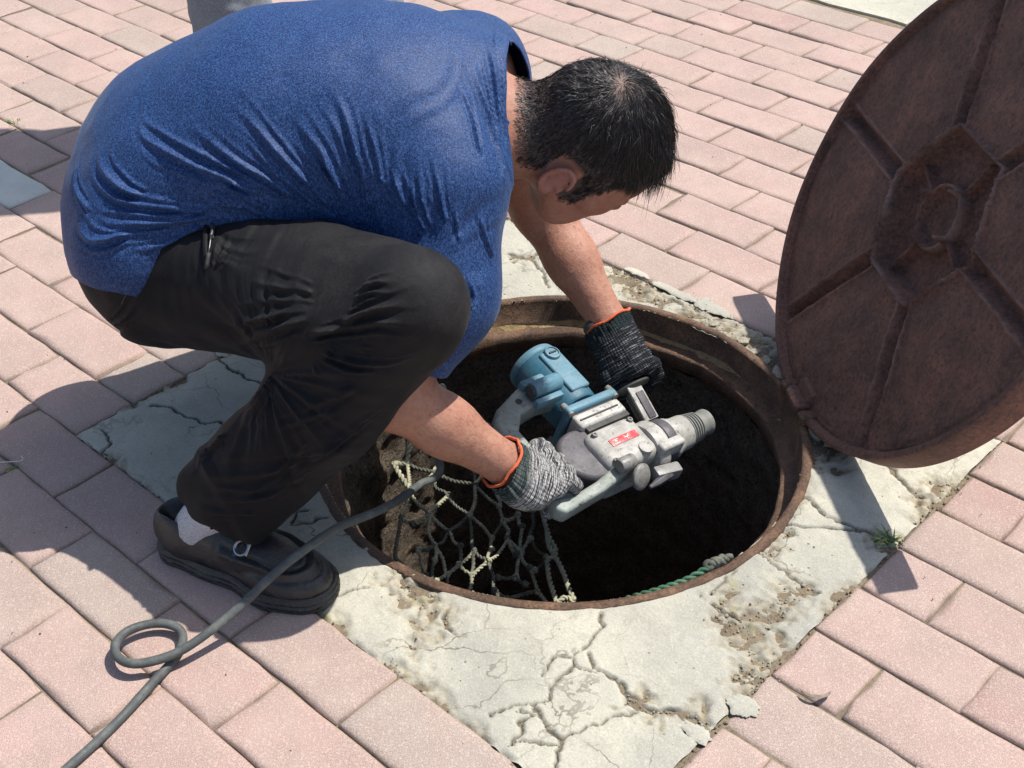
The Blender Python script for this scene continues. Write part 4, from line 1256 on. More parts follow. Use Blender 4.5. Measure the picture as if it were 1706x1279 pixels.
for j in range(3):
    an_ = 2 * PI * j / 3
    VV.append(Wp + rad[None, :, None] * (math.cos(an_) * a + math.sin(an_) * b))
VV = np.stack(VV, 2)                       # cnt, ns, 3, xyz
base = (np.arange(cnt)[:, None, None] * ns + np.arange(ns)[None, :, None]) * 3 + np.arange(3)[None, None, :]
n1 = np.roll(base, -1, 2)
Fh = np.stack([base[:, :-1], n1[:, :-1], n1[:, 1:], base[:, 1:]], -1).reshape(-1, 4)
hair, hme = pmesh('hair', VV.reshape(-1, 3), Fh, M_HAIR)
gr = rg.random(cnt); gr = np.where(gr < .93 - .10 * nape, gr * .6, .70 + .2 * rg.random(cnt))
set_attr(hme, 'grey', np.repeat(gr, ns * 3))
tag(hair, 'short black hair flecked with grey, thinning at the crown')
# eyebrows and eyes (mostly turned away from the viewer)
M_EYE = NT('eye').out((0.6, 0.57, 0.52), 0.2)
M_DARK = NT('dark_iris').out((0.02, 0.012, 0.01), 0.25)
for s in (-1, 1):
    V, F = lathe([(0.0001, -.0105)] + [(.0105 * math.cos(t), .0105 * math.sin(t)) for t in np.linspace(-1.4, 1.4, 9)] + [(0.0001, .0105)], 16)
    e = MB().add(*at((V, F), basis(h_f), hp(.0790, s * .031, -.0100) - A3(person.location))).build('eye', M_EYE, person)
brow = MB()
for s in (-1, 1):
    for k in range(90):
        t = rg.random(); c = A3([.0885 - .020 * t * t, s * (.014 + .036 * t), .014 + .004 * math.sin(3 * t) + rg.normal(0, .0014)])
        dirn = A3([-.0 - .25 * t, s * .9, .25 + rg.normal(0, .2)]); dirn /= np.linalg.norm(dirn)
        brow.add(*tube([hp(*c) - A3(person.location), hp(*(c + dirn * .004)) - A3(person.location), hp(*(c + dirn * .008)) - A3(person.location)], [.0003, .0003, .0001], 3, cap=False))
brow.build('eyebrows', M_HAIR, person)
bpy.data.objects['eyebrows']['kind'] = 'stuff'

# ------------------------------------------------------------------ knitted gloves
def mat_glove(name, lite, dark, cuffc, mixp):
    m = NT(name)
    cr = m.attr('across'); al = m.attr('along')
    n = m.noise(240, 3, 0.8)
    cv = m.n('ShaderNodeCombineXYZ'); m.l(cr, cv.inputs[0]); m.l(al, cv.inputs[1])
    mp = m.n('ShaderNodeMapping'); mp.inputs['Scale'].default_value = (30, 520, 1); m.l(cv.outputs[0], mp.inputs['Vector'])
    yarn = m.n('ShaderNodeTexNoise'); yarn.inputs['Scale'].default_value = 1.0; yarn.inputs['Detail'].default_value = 3; yarn.inputs['Roughness'].default_value = 0.8
    m.l(mp.outputs[0], yarn.inputs['Vector'])
    c = m.mix(m.ramp(yarn.outputs['Fac'], [(mixp - .05, 0.0), (mixp + .05, 1.0)]), dark, lite)
    c = m.mix(m.ramp(n, [(0.38, 0.75), (0.48, 0.0)]), c, dark)
    c = m.mix(m.attr('cuff'), c, cuffc)
    w = m.math('SINE', m.math('MULTIPLY', al, 2600.0))
    w2 = m.math('SINE', m.math('MULTIPLY', cr, 1900.0))
    c = m.mix(m.ramp(w, [(0.0, 0.0), (0.25, 0.0)]), c, dark)
    h = m.math('ADD', m.math('MULTIPLY', m.math('ADD', w, w2), 0.35), n)
    m.bump(h, 0.8, 0.0016)
    return m.out(c, 0.9, spec=0.15)
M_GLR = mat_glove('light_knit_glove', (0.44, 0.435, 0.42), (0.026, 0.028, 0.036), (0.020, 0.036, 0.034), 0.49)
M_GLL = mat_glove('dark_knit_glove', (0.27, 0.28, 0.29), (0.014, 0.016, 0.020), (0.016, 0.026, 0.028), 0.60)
M_HEM = NT('orange_glove_hem'); M_HEM.bump(M_HEM.noise(700, 2, .7), .6, .001); M_HEM = M_HEM.out((0.62, 0.12, 0.045), 0.85)

def glove(name, wr, el, chains, palm, mat, label, lo, hi):
    ax = (wr - el) / np.linalg.norm(wr - el)
    def sd(P):
        d = palm(P)
        d = smin(d, sd_cone(P, wr - ax * .022, wr + ax * .020, .0375, .031), .022)
        for ch in chains:
            f_ = None
            for (a_, ra), (b_, rb) in zip(ch[:-1], ch[1:]):
                s_ = sd_cone(P, a_, b_, ra, rb)
                f_ = s_ if f_ is None else smin(f_, s_, .004)
            d = smin(d, f_, .003)
        return d
    V, F = surface_nets(sd, lo, hi, .0027)
    V = relax(V, F, 1, .35)
    keep = (V - wr) @ ax > -.018
    V, F, _ = cut_faces(V, F, keep)
    al = (V - wr) @ ax
    u1 = np.cross(ax, [0, 0, 1.0]); u1 /= np.linalg.norm(u1); u2 = np.cross(ax, u1)
    r1 = (V - wr) @ u1; r2 = (V - wr) @ u2
    ang = np.arctan2(r2, r1)
    N = vnormals(V, F)
    cuffm = np.clip((.007 - al) / .010, 0, 1)
    V = V + N * (.0012 * np.sin(ang * 34) * cuffm)[:, None] + N * (.0013 * fbm(V, 120, 2) + .0016 * fbm(V, 45, 2))[:, None]
    o, me = pmesh(name, V, F, mat)
    set_attr(me, 'along', al); set_attr(me, 'across', ang * .035); set_attr(me, 'cuff', cuffm * .85)
    tag(o, label)
    # the orange hem, a rolled edge
    b0 = wr - ax * .018
    ringp = []
    for k in range(41):
        t = 2 * PI * k / 40
        rr = .0368 + .0008 * math.sin(9 * t) + .0010 * math.sin(4 * t)
        ringp.append(b0 + rr * (math.cos(t) * u1 + math.sin(t) * u2) + ax * .0015 * math.sin(5 * t) - A3(person.location))
    MB().add(*tube(ringp, .0022, 8, cap=False, twist=900, lobes=3, lobe_amp=.15)).build('orange_hem', M_HEM, o)
    return o

GOF = A3([-.004, -.022, .000])
def hg(x, y, z): return hw(x - .004, y - .022, z)
def palmR(P):
    Q = (P - HO) @ HMAT - GOF
    d = sd_box(Q, (-.150, -.030, -.002), (.032, .0145, .044), .0135)
    d = smin(d, sd_cone(Q, (-.182, -.034, -.014), (-.150, -.030, -.006), .027, .024), .02)
    return smin(d, sd_ell(Q, (-.160, -.016, .030), (.020, .018, .020)), .014)
RF = []
for z0, ln_ in ((.036, .0), (.0135, .004), (-.0095, .003), (-.0315, -.003)):
    RF.append([(hg(-.140, -.032, z0), 0.0117), (hg(-.112 + ln_ * .3, -.036, z0 - .001), 0.0117), (hg(-.092 + ln_, -.017, z0 - .002), 0.0111),
               (hg(-.095 + ln_, .008, z0 - .001), 0.0103), (hg(-.112, .024, z0), 0.0091), (hg(-.126, .026, z0), .0098)])
RF.append([(hg(-.168, -.018, .022), 0.0135), (hg(-.158, .004, .046), 0.0120), (hg(-.138, .024, .054), 0.0106), (hg(-.116, .031, .050), 0.0091)])
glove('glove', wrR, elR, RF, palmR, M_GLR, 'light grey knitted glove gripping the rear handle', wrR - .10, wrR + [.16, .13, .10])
def palmL(P):
    Q = (P - HO) @ HMAT
    d = sd_box(Q, (.122, -.066, .118), (.026, .018, .042), .016)
    d = smin(d, sd_cone(Q, (.121, -.060, .160), (.122, -.066, .125), .028, .028), .02)
    return smin(d, sd_ell(Q, (.098, -.050, .115), (.018, .020, .030)), .014)
LF = []
for z0 in (.153, .131, .109, .088):
    LF.append([(hw(.125, -.070, z0), 0.0130), (hw(.146, -.066, z0 - .004), 0.0126), (hw(.158, -.044, z0 - .008), 0.0120),
               (hw(.150, -.020, z0 - .008), 0.0109), (hw(.130, -.012, z0 - .006), 0.0097)])
LF.append([(hw(.098, -.056, .132), 0.0135), (hw(.086, -.040, .108), 0.0120), (hw(.092, -.022, .088), 0.0106), (hw(.108, -.014, .082), 0.0091)])
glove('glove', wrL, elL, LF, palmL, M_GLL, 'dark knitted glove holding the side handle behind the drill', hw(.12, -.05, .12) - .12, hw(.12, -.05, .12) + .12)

# ------------------------------------------------------------------ shoe
SHF = A3([.890, -.456, 0]); SHL = A3([.456, .890, 0])
def mat_leather():
    m = NT('black_leather')
    c = m.ramp(m.noise(60, 5, .65), [(0.3, (0.008, 0.008, 0.009)), (0.7, (0.022, 0.021, 0.021))])
    c = m.mix(m.ramp(m.noise(240, 4, .75), [(0.5, 0.0), (0.75, 0.4)]), c, (0.075, 0.070, 0.065))
    m.bump(m.math('ADD', m.vor(620), m.math('MULTIPLY', m.noise(90, 4, .6), 1.0)), 0.45, 0.0012)
    return m.out(c, m.ramp(m.noise(35, 3, .6), [(0.3, 0.28), (0.7, 0.5)]), spec=0.6)
M_LEATHER = mat_leather()
M_METAL = NT('dull_steel'); M_METAL = M_METAL.out((0.42, 0.42, 0.42), 0.32, 1.0)
def shoe(origin, fwd, left, label):
    SMt = np.stack([fwd, left, A3([0, 0, 1.0])], 1)
    def up_sd(P):
        Q = P
        d = sd_ell(Q, (.046, 0, .046), (.050, .0375, .052))
        d = smin(d, sd_cone(Q, (.060, 0, .040), (.185, .001, .033), .036, .041), .02)
        d = smin(d, sd_ell(Q, (.213, .002, .030), (.066, .0475, .034)), .02)
        d = smin(d, sd_cone(Q, (.112, 0, .062), (.185, 0, .046), .028, .022), .025)
        d = smax(d, .010 - Q[:, 2], .006)
        op = sd_ell(Q, (.058, 0, .106), (.066, .0275, .060))
        return smax(d, -op, .006)
    def sole_sd(P):
        Q2 = P.copy(); Q2[:, 2] = 0
        d = sd_cone(Q2, (.038, 0, 0), (.100, .002, 0), .0385, .036)
        d = smin(d, sd_cone(Q2, (.100, .002, 0), (.200, .002, 0), .036, .050), .03)
        d = smin(d, sd_cone(Q2, (.200, .002, 0), (.236, .004, 0), .050, .0475), .02)
        zz = P[:, 2]
        bulge = .0022 * np.sin(zz * 2 * PI / .0085)
        return smax(d - bulge, np.abs(zz - .0135) - .0135, .006)
    V, F = surface_nets(up_sd, (-.02, -.065, -.01), (.30, .065, .11), .0028)
    V = relax(V, F, 1, .4)
    N = vnormals(V, F)
    # moccasin seam round the toe plateau and puckers
    e_ = np.sqrt(((V[:, 0] - .195) / .060) ** 2 + (V[:, 1] / .0345) ** 2)
    e2 = np.where(V[:, 0] < .195, np.abs(V[:, 1]) / .0345, e_)
    top = (V[:, 2] > .036) & (V[:, 0] > .128)
    V = V + N * (top * (.0048 * np.exp(-((e2 - 1.0) / .060) ** 2) - .0026 * np.exp(-((e2 - .84) / .05) ** 2) - .0026 * np.exp(-((e2 - 1.18) / .05) ** 2)))[:, None]
    V = V + N * (.0016 * np.exp(-(((V[:, 0] - .125) + .25 * np.abs(V[:, 1])) / .004) ** 2) * (V[:, 2] > .03))[:, None]
    V = V + N * (.0010 * fbm(V, 38, 3))[:, None]
    W = origin + (V * .95) @ SMt.T
    o, me = pmesh('shoe', W, F, M_LEATHER)
    tag(o, label)
    V, F = surface_nets(sole_sd, (-.02, -.07, -.006), (.30, .07, .034), .0027)
    V = relax(V, F, 1, .3)
    o2, me2 = pmesh('sole', origin + (V * .95) @ SMt.T, F, M_LEATHER, parent=o)
    # strap and snaffle bit
    loc = origin - A3(person.location)
    bar = [loc + SMt @ (A3(p) * .95) for p in [(.150, -.0350, .0540), (.156, -.023, .0690), (.159, -.009, .0770), (.159, .009, .0770), (.156, .023, .0690), (.150, .0350, .0540)]]
    st = MB()
    bp = smooth_poly(bar, 4)
    st.add(*tube(bp, .0052, 8))
    st.build('saddle_strap', M_LEATHER, o)
    bit = MB()
    bit.add(*tube(smooth_poly([loc + SMt @ (A3(p) * .95) for p in [(.157, -.020, .0815), (.160, 0, .0865), (.157, .020, .0815)]], 4), .0030, 8))
    for s in (-1, 1):
        c = loc + SMt @ A3([.1555, s * .0255, .0740]); nx = SMt @ A3([0, s * .62, .78]); B_ = basis(nx, fwd)
        rp = [c + .0098 * (math.cos(t) * B_[:, 0] + math.sin(t) * B_[:, 1]) for t in np.linspace(0, 2 * PI, 25)]
        bit.add(*tube(rp, .0019, 6, cap=False))
        bit.add(*tube([c + B_[:, 0] * .0095 + B_[:, 1] * k for k in (-.008, .008)], .0019, 6))
    b_ = bit.build('snaffle_buckle', M_METAL, o); b_['kind'] = 'stuff'
    # sock
    sv = tube([loc + SMt @ (A3(p) * .95) for p in [(.074, -.001, .042), (.074, -.001, .062), (.090, -.001, .088), (.118, 0, .118)]], [.0285, .0345, .032, .031], 24)

    MB().add(*sv).build('sock', M_SOCK, o)
    return o
M_SOCK = NT('grey_ribbed_sock')
_sn = M_SOCK.noise(520, 2, .8)
M_SOCK.bump(_sn, .5, .001)
M_SOCK = M_SOCK.out(M_SOCK.ramp(_sn, [(0.35, (0.30, 0.31, 0.33)), (0.65, (0.58, 0.59, 0.62))]), .9, spec=.1)
shoe(A3([-.476, 1.369, 0.0]), SHF, SHL, 'black leather loafer with thick ribbed sole and snaffle buckle')
f2 = A3([.97, .24, 0]); f2 /= np.linalg.norm(f2)
shoe(A3([-.43, 1.872, 0.0]), f2, A3([-f2[1], f2[0], 0]), 'black leather loafer on the far foot')

# fine hair on the forearms
PB0 = A3(person.location)
m = MB(); rgh = np.random.default_rng(4); Na = vnormals(V1, F1)
fa = (wrR - elR) / np.linalg.norm(wrR - elR); fl = (wrL - elL) / np.linalg.norm(wrL - elL)
for (w0, ax_) in ((elR, fa), (elL, fl)):
    t_ = (V1 - w0) @ ax_
    cand = np.where((t_ > .02) & (t_ < .20) & (np.linalg.norm((V1 - w0) - t_[:, None] * ax_, axis=1) < .055) & (Na[:, 1] < .3))[0]
    for i in rgh.choice(cand, 420):
        b_ = V1[i] + rgh.normal(0, .0015, 3) * [1, 1, .3] - PB0; d_ = ax_ * .75 + Na[i] * .30 + rgh.normal(0, .22, 3); d_ /= np.linalg.norm(d_); L0 = rgh.uniform(.005, .010)
        m.add(*tube([b_, b_ + d_ * L0 * .5, b_ + (d_ - Na[i] * .35) * L0], [.00012, .0001, .00003], 3, cap=False))
ah_ = m.build('arm_hair', M_HAIR, person, smooth='all'); ah_['kind'] = 'stuff'
# ------------------------------------------------------------------ the rotary hammer
def worn(name, base, grime, rough=.45, k=.55):
    m = NT(name)
    c = m.mix(m.ramp(m.noise(32, 5, .7), [(0.45, 0.0), (0.72, k)]), base, grime)
    c = m.mix(m.ramp(m.noise(150, 4, .75), [(0.56, 0.0), (0.68, 0.8)]), c, tuple(v * .5 for v in grime))
    sc_ = m.noise(26, 3, .8, vec=m.map((1, 1, 9), (.5, .2, .4)))
    c = m.mix(m.ramp(sc_, [(0.60, 0.0), (0.66, .45)]), c, tuple(min(v * 1.5 + .04, .7) for v in base))
    gd = m.noise(9, 4, .7)
    c = m.mix(m.ramp(gd, [(0.45, 0.0), (0.70, k * .9)]), c, tuple(v * .6 for v in grime))
    m.bump(m.math('ADD', m.noise(220, 4, .7), m.math('MULTIPLY', m.noise(30, 3, .6), .8)), .35, .0012)
    return m.out(c, m.ramp(m.noise(60, 4, .7), [(0.3, rough - .08), (0.7, rough + .2)]), spec=.4)
M_ALU = worn('cast_aluminium_paint', (0.46, 0.45, 0.415), (0.17, 0.16, 0.135))
M_TEAL = worn('teal_housing', (0.026, 0.115, 0.175), (0.09, 0.16, 0.19), .42, .6)
M_TEAL2 = worn('pale_teal_plate', (0.085, 0.205, 0.275), (0.18, 0.25, 0.27), .5)
M_GREYH = worn('grey_green_handle', (0.29, 0.32, 0.29), (0.13, 0.14, 0.115), .5)
M_DGREY = worn('dark_crankcase', (0.090, 0.085, 0.095), (0.045, 0.04, 0.04), .5)
M_RUB = worn('dirty_black_rubber', (0.040, 0.042, 0.042), (0.11, 0.105, 0.09), .6)
M_BELL = worn('grey_rubber_bellows', (0.16, 0.17, 0.155), (0.30, 0.29, 0.25), .55)
M_STEEL = worn('worn_steel', (0.23, 0.225, 0.21), (0.10, 0.085, 0.07), .4)
M_RED = NT('red_nameplate')
_r = M_RED.noise(90, 4, .7)
M_RED = M_RED.out(M_RED.mix(M_RED.ramp(_r, [(0.5, 0.0), (0.75, .5)]), (0.50, 0.035, 0.04), (0.55, 0.40, 0.36)), .45)
M_WHITE = NT('white_print').out((0.72, 0.66, 0.62), .5)

ham = empty('rotary_hammer', tuple(HO))
ham.matrix_world = Matrix.Translation(HO) @ Matrix(HMAT.tolist()).to_4x4()
tag(ham, 'worn rotary hammer drill with teal motor and grey gearbox held over the manhole', 'power drill')
X_ = np.stack([A3([0, 0, -1.0]), A3([0, 1.0, 0]), A3([1.0, 0, 0])], 1)        # lathe axis along x
def lx(prof, seg=36): return at(lathe(prof, seg), X_, (0, 0, 0))
I3 = np.eye(3)
# motor: a teal barrel along z
mz = MB()
mz.add(*at(lathe([(.0, .096), (.036, .096), (.0385, .100), (.0395, .112), (.0400, .150), (.0395, .196), (.0375, .206), (.030, .2105), (.0, .2115)], 48, cap=False), I3, (.017, 0, 0)))
mz.build('motor_housing', M_TEAL, ham, bevel=.001)
cap_ = MB().add(*at(lathe([(.0400, .196), (.0418, .198), (.0420, .203), (.0405, .208), (.0385, .209)], 48, cap=False), I3, (.017, 0, 0)))
cap_.build('end_ring', M_TEAL2, ham)
pl = MB().add(*box(.022, -.0375, .150, .036, .010, .082)); pl.build('side_panel', M_TEAL2, ham, bevel=.004, seg=3)
bc = MB().add(*at(lathe([(.0, .0), (.0125, .0), (.0130, .004), (.0115, .0065), (.0098, .0068), (.0095, .0050), (.0, .0050)], 28, cap=False), basis([0, -1, 0]), (.024, -.0400, .183)))
bc.build('brush_cap', M_TEAL2, ham)
sl = MB().add(*box(.024, -.0465, .183, .013, .0016, .0024)); sl.build('brush_cap_slot', M_RUB, bpy.data.objects['brush_cap'])
# flange plate between motor and gearbox, with bolts
fl = MB().add(*box(.032, 0, .0925, .098, .084, .014)); fl.build('motor_flange', M_TEAL2, ham, bevel=.005, seg=3)
for (bx, by) in ((-.012, -.036), (.076, -.036), (-.012, .036), (.076, .036)):
    b = MB().add(*at(lathe([(.0, -.010), (.0052, -.010), (.0055, .008), (.0045, .012), (.0, .0125)], 14, cap=False), I3, (bx, by, .094)))
    b.build('bolt', M_STEEL, ham)
# gearbox neck: stacked alloy slabs with dark gaps
MB().add(*box(.032, 0, .0705, .090, .072, .026)).build('gearbox_neck', M_ALU, ham, bevel=.006, seg=3)
MB().add(*box(.032, 0, .0860, .084, .066, .005)).build('dark_gasket', M_RUB, ham, bevel=.001)
MB().add(*box(.036, 0, .0550, .082, .064, .010)).build('dark_gasket', M_RUB, ham, bevel=.001)
MB().add(*box(.030, -.0365, .0700, .074, .0025, .0022)).build('casting_groove', M_RUB, ham)
# main gearbox
gb = MB()
gb.add(*box(.038, 0, .014, .096, .082, .076))
gb.build('gearbox', M_ALU, ham, bevel=.020, seg=5)
MB().add(*lx([(.0, .070), (.0400, .070), (.0405, .090), (.036, .098), (.0, .098)])).build('gearbox_nose', M_ALU, ham, bevel=.004)
MB().add(*at(lathe([(.0, -.030), (.044, -.030), (.048, -.022), (.048, .022), (.044, .030), (.0, .030)], 44, cap=False), basis([0, 1, 0]), (-.028, .004, .012))).build('crankcase', M_DGREY, ham, bevel=.004)
MB().add(*at(lathe([(.0, -.002), (.011, -.002), (.011, .003), (.0, .003)], 20, cap=False), basis([0, -1, 0]), (.060, -.0405, -.012))).build('oil_plug', M_ALU, ham, bevel=.001)
for (bx, bz) in ((.004, .040), (.074, .040), (.002, -.012)):
    MB().add(*at(lathe([(.0, -.004), (.0046, -.004), (.0048, .0012), (.0038, .0030), (.0022, .0030), (.0020, .0012), (.0, .0012)], 16, cap=False), basis([0, -1, 0]), (bx - .016, -.0405, bz - .014))).build('gearbox_screw', M_STEEL, ham)
# nameplate
pt = MB().add(*box(.041, -.0415, .016, .052, .0016, .0125)); plate = pt.build('nameplate', M_RED, ham, bevel=.0015)
gl = MB()
for (cx, strokes) in ((.026, [(-.006, .003, .004, .003), (-.001, .003, -.001, -.004), (-.006, -.004, .004, -.004), (-.004, .0005, .002, .0005)]),
                      (.046, [(-.005, .0035, .001, -.001), (.005, .0035, -.001, -.001), (0, -.001, 0, -.0045), (-.005, 0, .005, 0)])):
    for (x0, z0, x1, z1) in strokes:
        gl.add(*tube([(cx + x0, -.0427, .016 + z0), (cx + x1, -.0427, .016 + z1)], .0007, 5))
g_ = gl.build('nameplate_print', M_WHITE, plate); g_['kind'] = 'stuff'
# barrel, clamp strap and bellows chuck
MB().add(*lx([(.0, .085), (.0315, .085), (.0325, .095), (.0325, .124), (.0300, .130), (.0275, .140), (.0270, .158), (.0, .158)])).build('barrel', M_ALU, ham, bevel=.001)
pr = [(.0, .152), (.0240, .152)]
for k in range(6):
    x0 = .155 + k * .0056
    pr += [(.0262 - k * .0008, x0), (.0266 - k * .0008, x0 + .0016), (.0222 - k * .0008, x0 + .0032), (.0222 - k * .0008, x0 + .0046)]
pr += [(.0190, .190), (.0190, .199), (.0205, .201), (.0205, .207), (.0175, .2095), (.0110, .2095), (.0100, .200), (.0, .200)]
MB().add(*at(lathe(pr, 36, cap=False), X_, (0, 0, 0))).build('dust_bellows', M_BELL, ham)
MB().add(*lx([(.0, .100), (.0352, .100), (.0352, .117), (.0, .117)])).build('clamp_band', M_DGREY, ham, bevel=.0025)
# side handle: bracket, flange and grip along the hand
sd_ = A3([0, -.36, .93]); sd_ /= np.linalg.norm(sd_); p0 = A3([.108, -.010, .030])
arm = MB()
for s in (-1, 1): arm.add(*at(box(0, s * .012, .026, .014, .003, .046), basis(sd_, [1, 0, 0]), p0 + A3([0, -.006, .0])))
a_ = arm.build('clamp_bracket', M_STEEL, ham, bevel=.001); a_['kind'] = 'stuff'
MB().add(*at(box(-.006, -.022, .026, .026, .004, .060), basis(sd_, [1, 0, 0]), p0)).build('white_bracket', M_ALU, ham, bevel=.0016)
MB().add(*at(box(-.004, -.0248, .020, .014, .003, .044), basis(sd_, [1, 0, 0]), p0)).build('depth_stop_slot', M_DGREY, ham, bevel=.001)
MB().add(*at(tube([(0, 0, 0), (0, 0, .17)], .0055, 12), basis(sd_, [1, 0, 0]), p0)).build('handle_rod', M_STEEL, ham)
MB().add(*at(lathe([(.0, .048), (.012, .048), (.030, .052), (.0335, .0545), (.0335, .057), (.020, .060), (.0165, .066), (.0170, .150), (.0195, .166), (.015, .174), (.0, .175)], 36, cap=False), basis(sd_, [1, 0, 0]), p0 + A3([.004, 0, 0]))).build('side_handle', M_RUB, ham, bevel=.0006)
# lever and knob under the nose
MB().add(*at(box(.094, -.024, -.026, .046, .026, .016), I3, (0, 0, 0))).build('mode_bracket', M_ALU, ham, bevel=.005, seg=3)
MB().add(*at(box(0, 0, 0, .044, .022, .018), np.array(Matrix.Rotation(.18, 3, 'Y')), (.078, -.016, -.050))).build('clamp_foot', M_STEEL, ham, bevel=.004)
MB().add(*at(lathe([(.0, .0), (.019, .0), (.020, .005), (.015, .009), (.0, .009)], 28, cap=False), basis([.2, -.5, -.85]), (.030, -.022, -.040))).build('round_knob', M_STEEL, ham, bevel=.001)
MB().add(*at(tube([(0, 0, 0), (.010, 0, -.010), (.026, 0, -.030), (.036, 0, -.044)], [.006, .0078, .006, .003], 6), np.array(Matrix.Rotation(2.1, 3, 'Y')), (.090, -.018, -.052))).build('lock_lever', M_DGREY, ham, bevel=.001)
# D-handle
def zbar(pts, w, name, mat, bev=.004, par=None):
    """flat bar following (x, z) points, extruded across y by w"""
    V, F = prism([(p[0], p[1]) for p in pts], -w / 2, w / 2)
    M = np.stack([A3([1.0, 0, 0]), A3([0, 0, 1.0]), A3([0, -1.0, 0])], 1)
    return MB().add(V @ M.T, F).build(name, mat, par or ham, bevel=bev, seg=3)
zbar([(-.018, .146), (-.066, .150), (-.122, .128), (-.140, .108), (-.146, .084), (-.116, .080), (-.092, .106), (-.052, .112), (-.018, .108)], .034, 'handle_arm', M_GREYH, .007)
zbar([(-.143, .092), (-.150, .050), (-.151, .004), (-.147, -.040), (-.146, -.060), (-.114, -.058), (-.113, -.030), (-.116, .020), (-.112, .060), (-.112, .092)], .029, 'grip', M_GREYH, .010)
zbar([(-.145, -.040), (-.149, -.058), (-.140, -.069), (-.060, -.062), (-.012, -.052), (.012, -.044), (.012, -.030), (-.018, -.033), (-.064, -.044), (-.110, -.049)], .026, 'handle_foot', M_GREYH, .006)
for (bx, bz) in ((-.082, .126), (-.118, -.060)):
    b = MB().add(*at(lathe([(.0, .0), (.0052, .0), (.0052, .0012), (.0, .0012)], 16, cap=False), basis([0, -1, 0]), (bx, -.0166 if bz > 0 else -.0146, bz)))
    b.build('screw_hole', M_RUB, ham)
# rubber shock mounts joining arm and motor / gearbox
MB().add(*at(lathe([(.0, -.030), (.0125, -.030), (.0135, -.024), (.0135, .018), (.011, .022), (.0, .022)], 24, cap=False), X_, (-.020, -.024, .130))).build('shock_mount', M_TEAL2, ham, bevel=.001)
MB().add(*at(lathe([(.0, -.034), (.0095, -.034), (.0095, -.029), (.0, -.029)], 20, cap=False), X_, (-.020, -.024, .130))).build('shock_bolt', M_RUB, ham)
MB().add(*box(-.030, -.006, .150, .044, .030, .014)).build('mount_lug', M_TEAL2, ham, bevel=.005)
MB().add(*box(-.034, -.020, .108, .050, .014, .010)).build('mount_lug', M_TEAL2, ham, bevel=.003)
MB().add(*at(lathe([(.0, -.014), (.010, -.014), (.0112, -.008), (.0112, .012), (.0, .012)], 22, cap=False), X_, (-.010, -.024, -.040))).build('shock_mount', M_STEEL, ham, bevel=.001)
# cable boot
bt = smooth_poly([(-.128, .004, .100), (-.140, .006, .116), (-.150, .008, .136), (-.168, .010, .152)], 4)
MB().add(*tube(bt, np.linspace(.0105, .0070, len(bt)), 14)).build('cable_boot', M_RUB, ham)
BOOT_TIP = hw(-.172, .010, .154)

def shift(names, dx, dy, dz):
    for o in ham.children:
        if o.name.split('.')[0] in names:
            o.location = (dx, dy, dz)
shift(('barrel', 'dust_bellows', 'clamp_band', 'gearbox_nose', 'mode_bracket'), -.006, -.006, -.010)
shift(('handle_arm', 'grip', 'cable_boot', 'screw_hole'), .012, -.018, .004)
shift(('handle_foot',), .004, -.022, .006)
shift(('gearbox', 'nameplate', 'oil_plug', 'clamp_foot', 'round_knob', 'lock_lever'), -.016, 0, -.014)
shift(('motor_housing', 'end_ring', 'side_panel', 'brush_cap'), .010, 0, .0)
shift(('gearbox_neck', 'dark_gasket', 'casting_groove', 'motor_flange', 'bolt'), -.002, 0, -.010)
shift(('shock_mount', 'shock_bolt', 'mount_lug'), .000, -.024, .000)
BOOT_TIP = hw(-.160, -.008, .158)
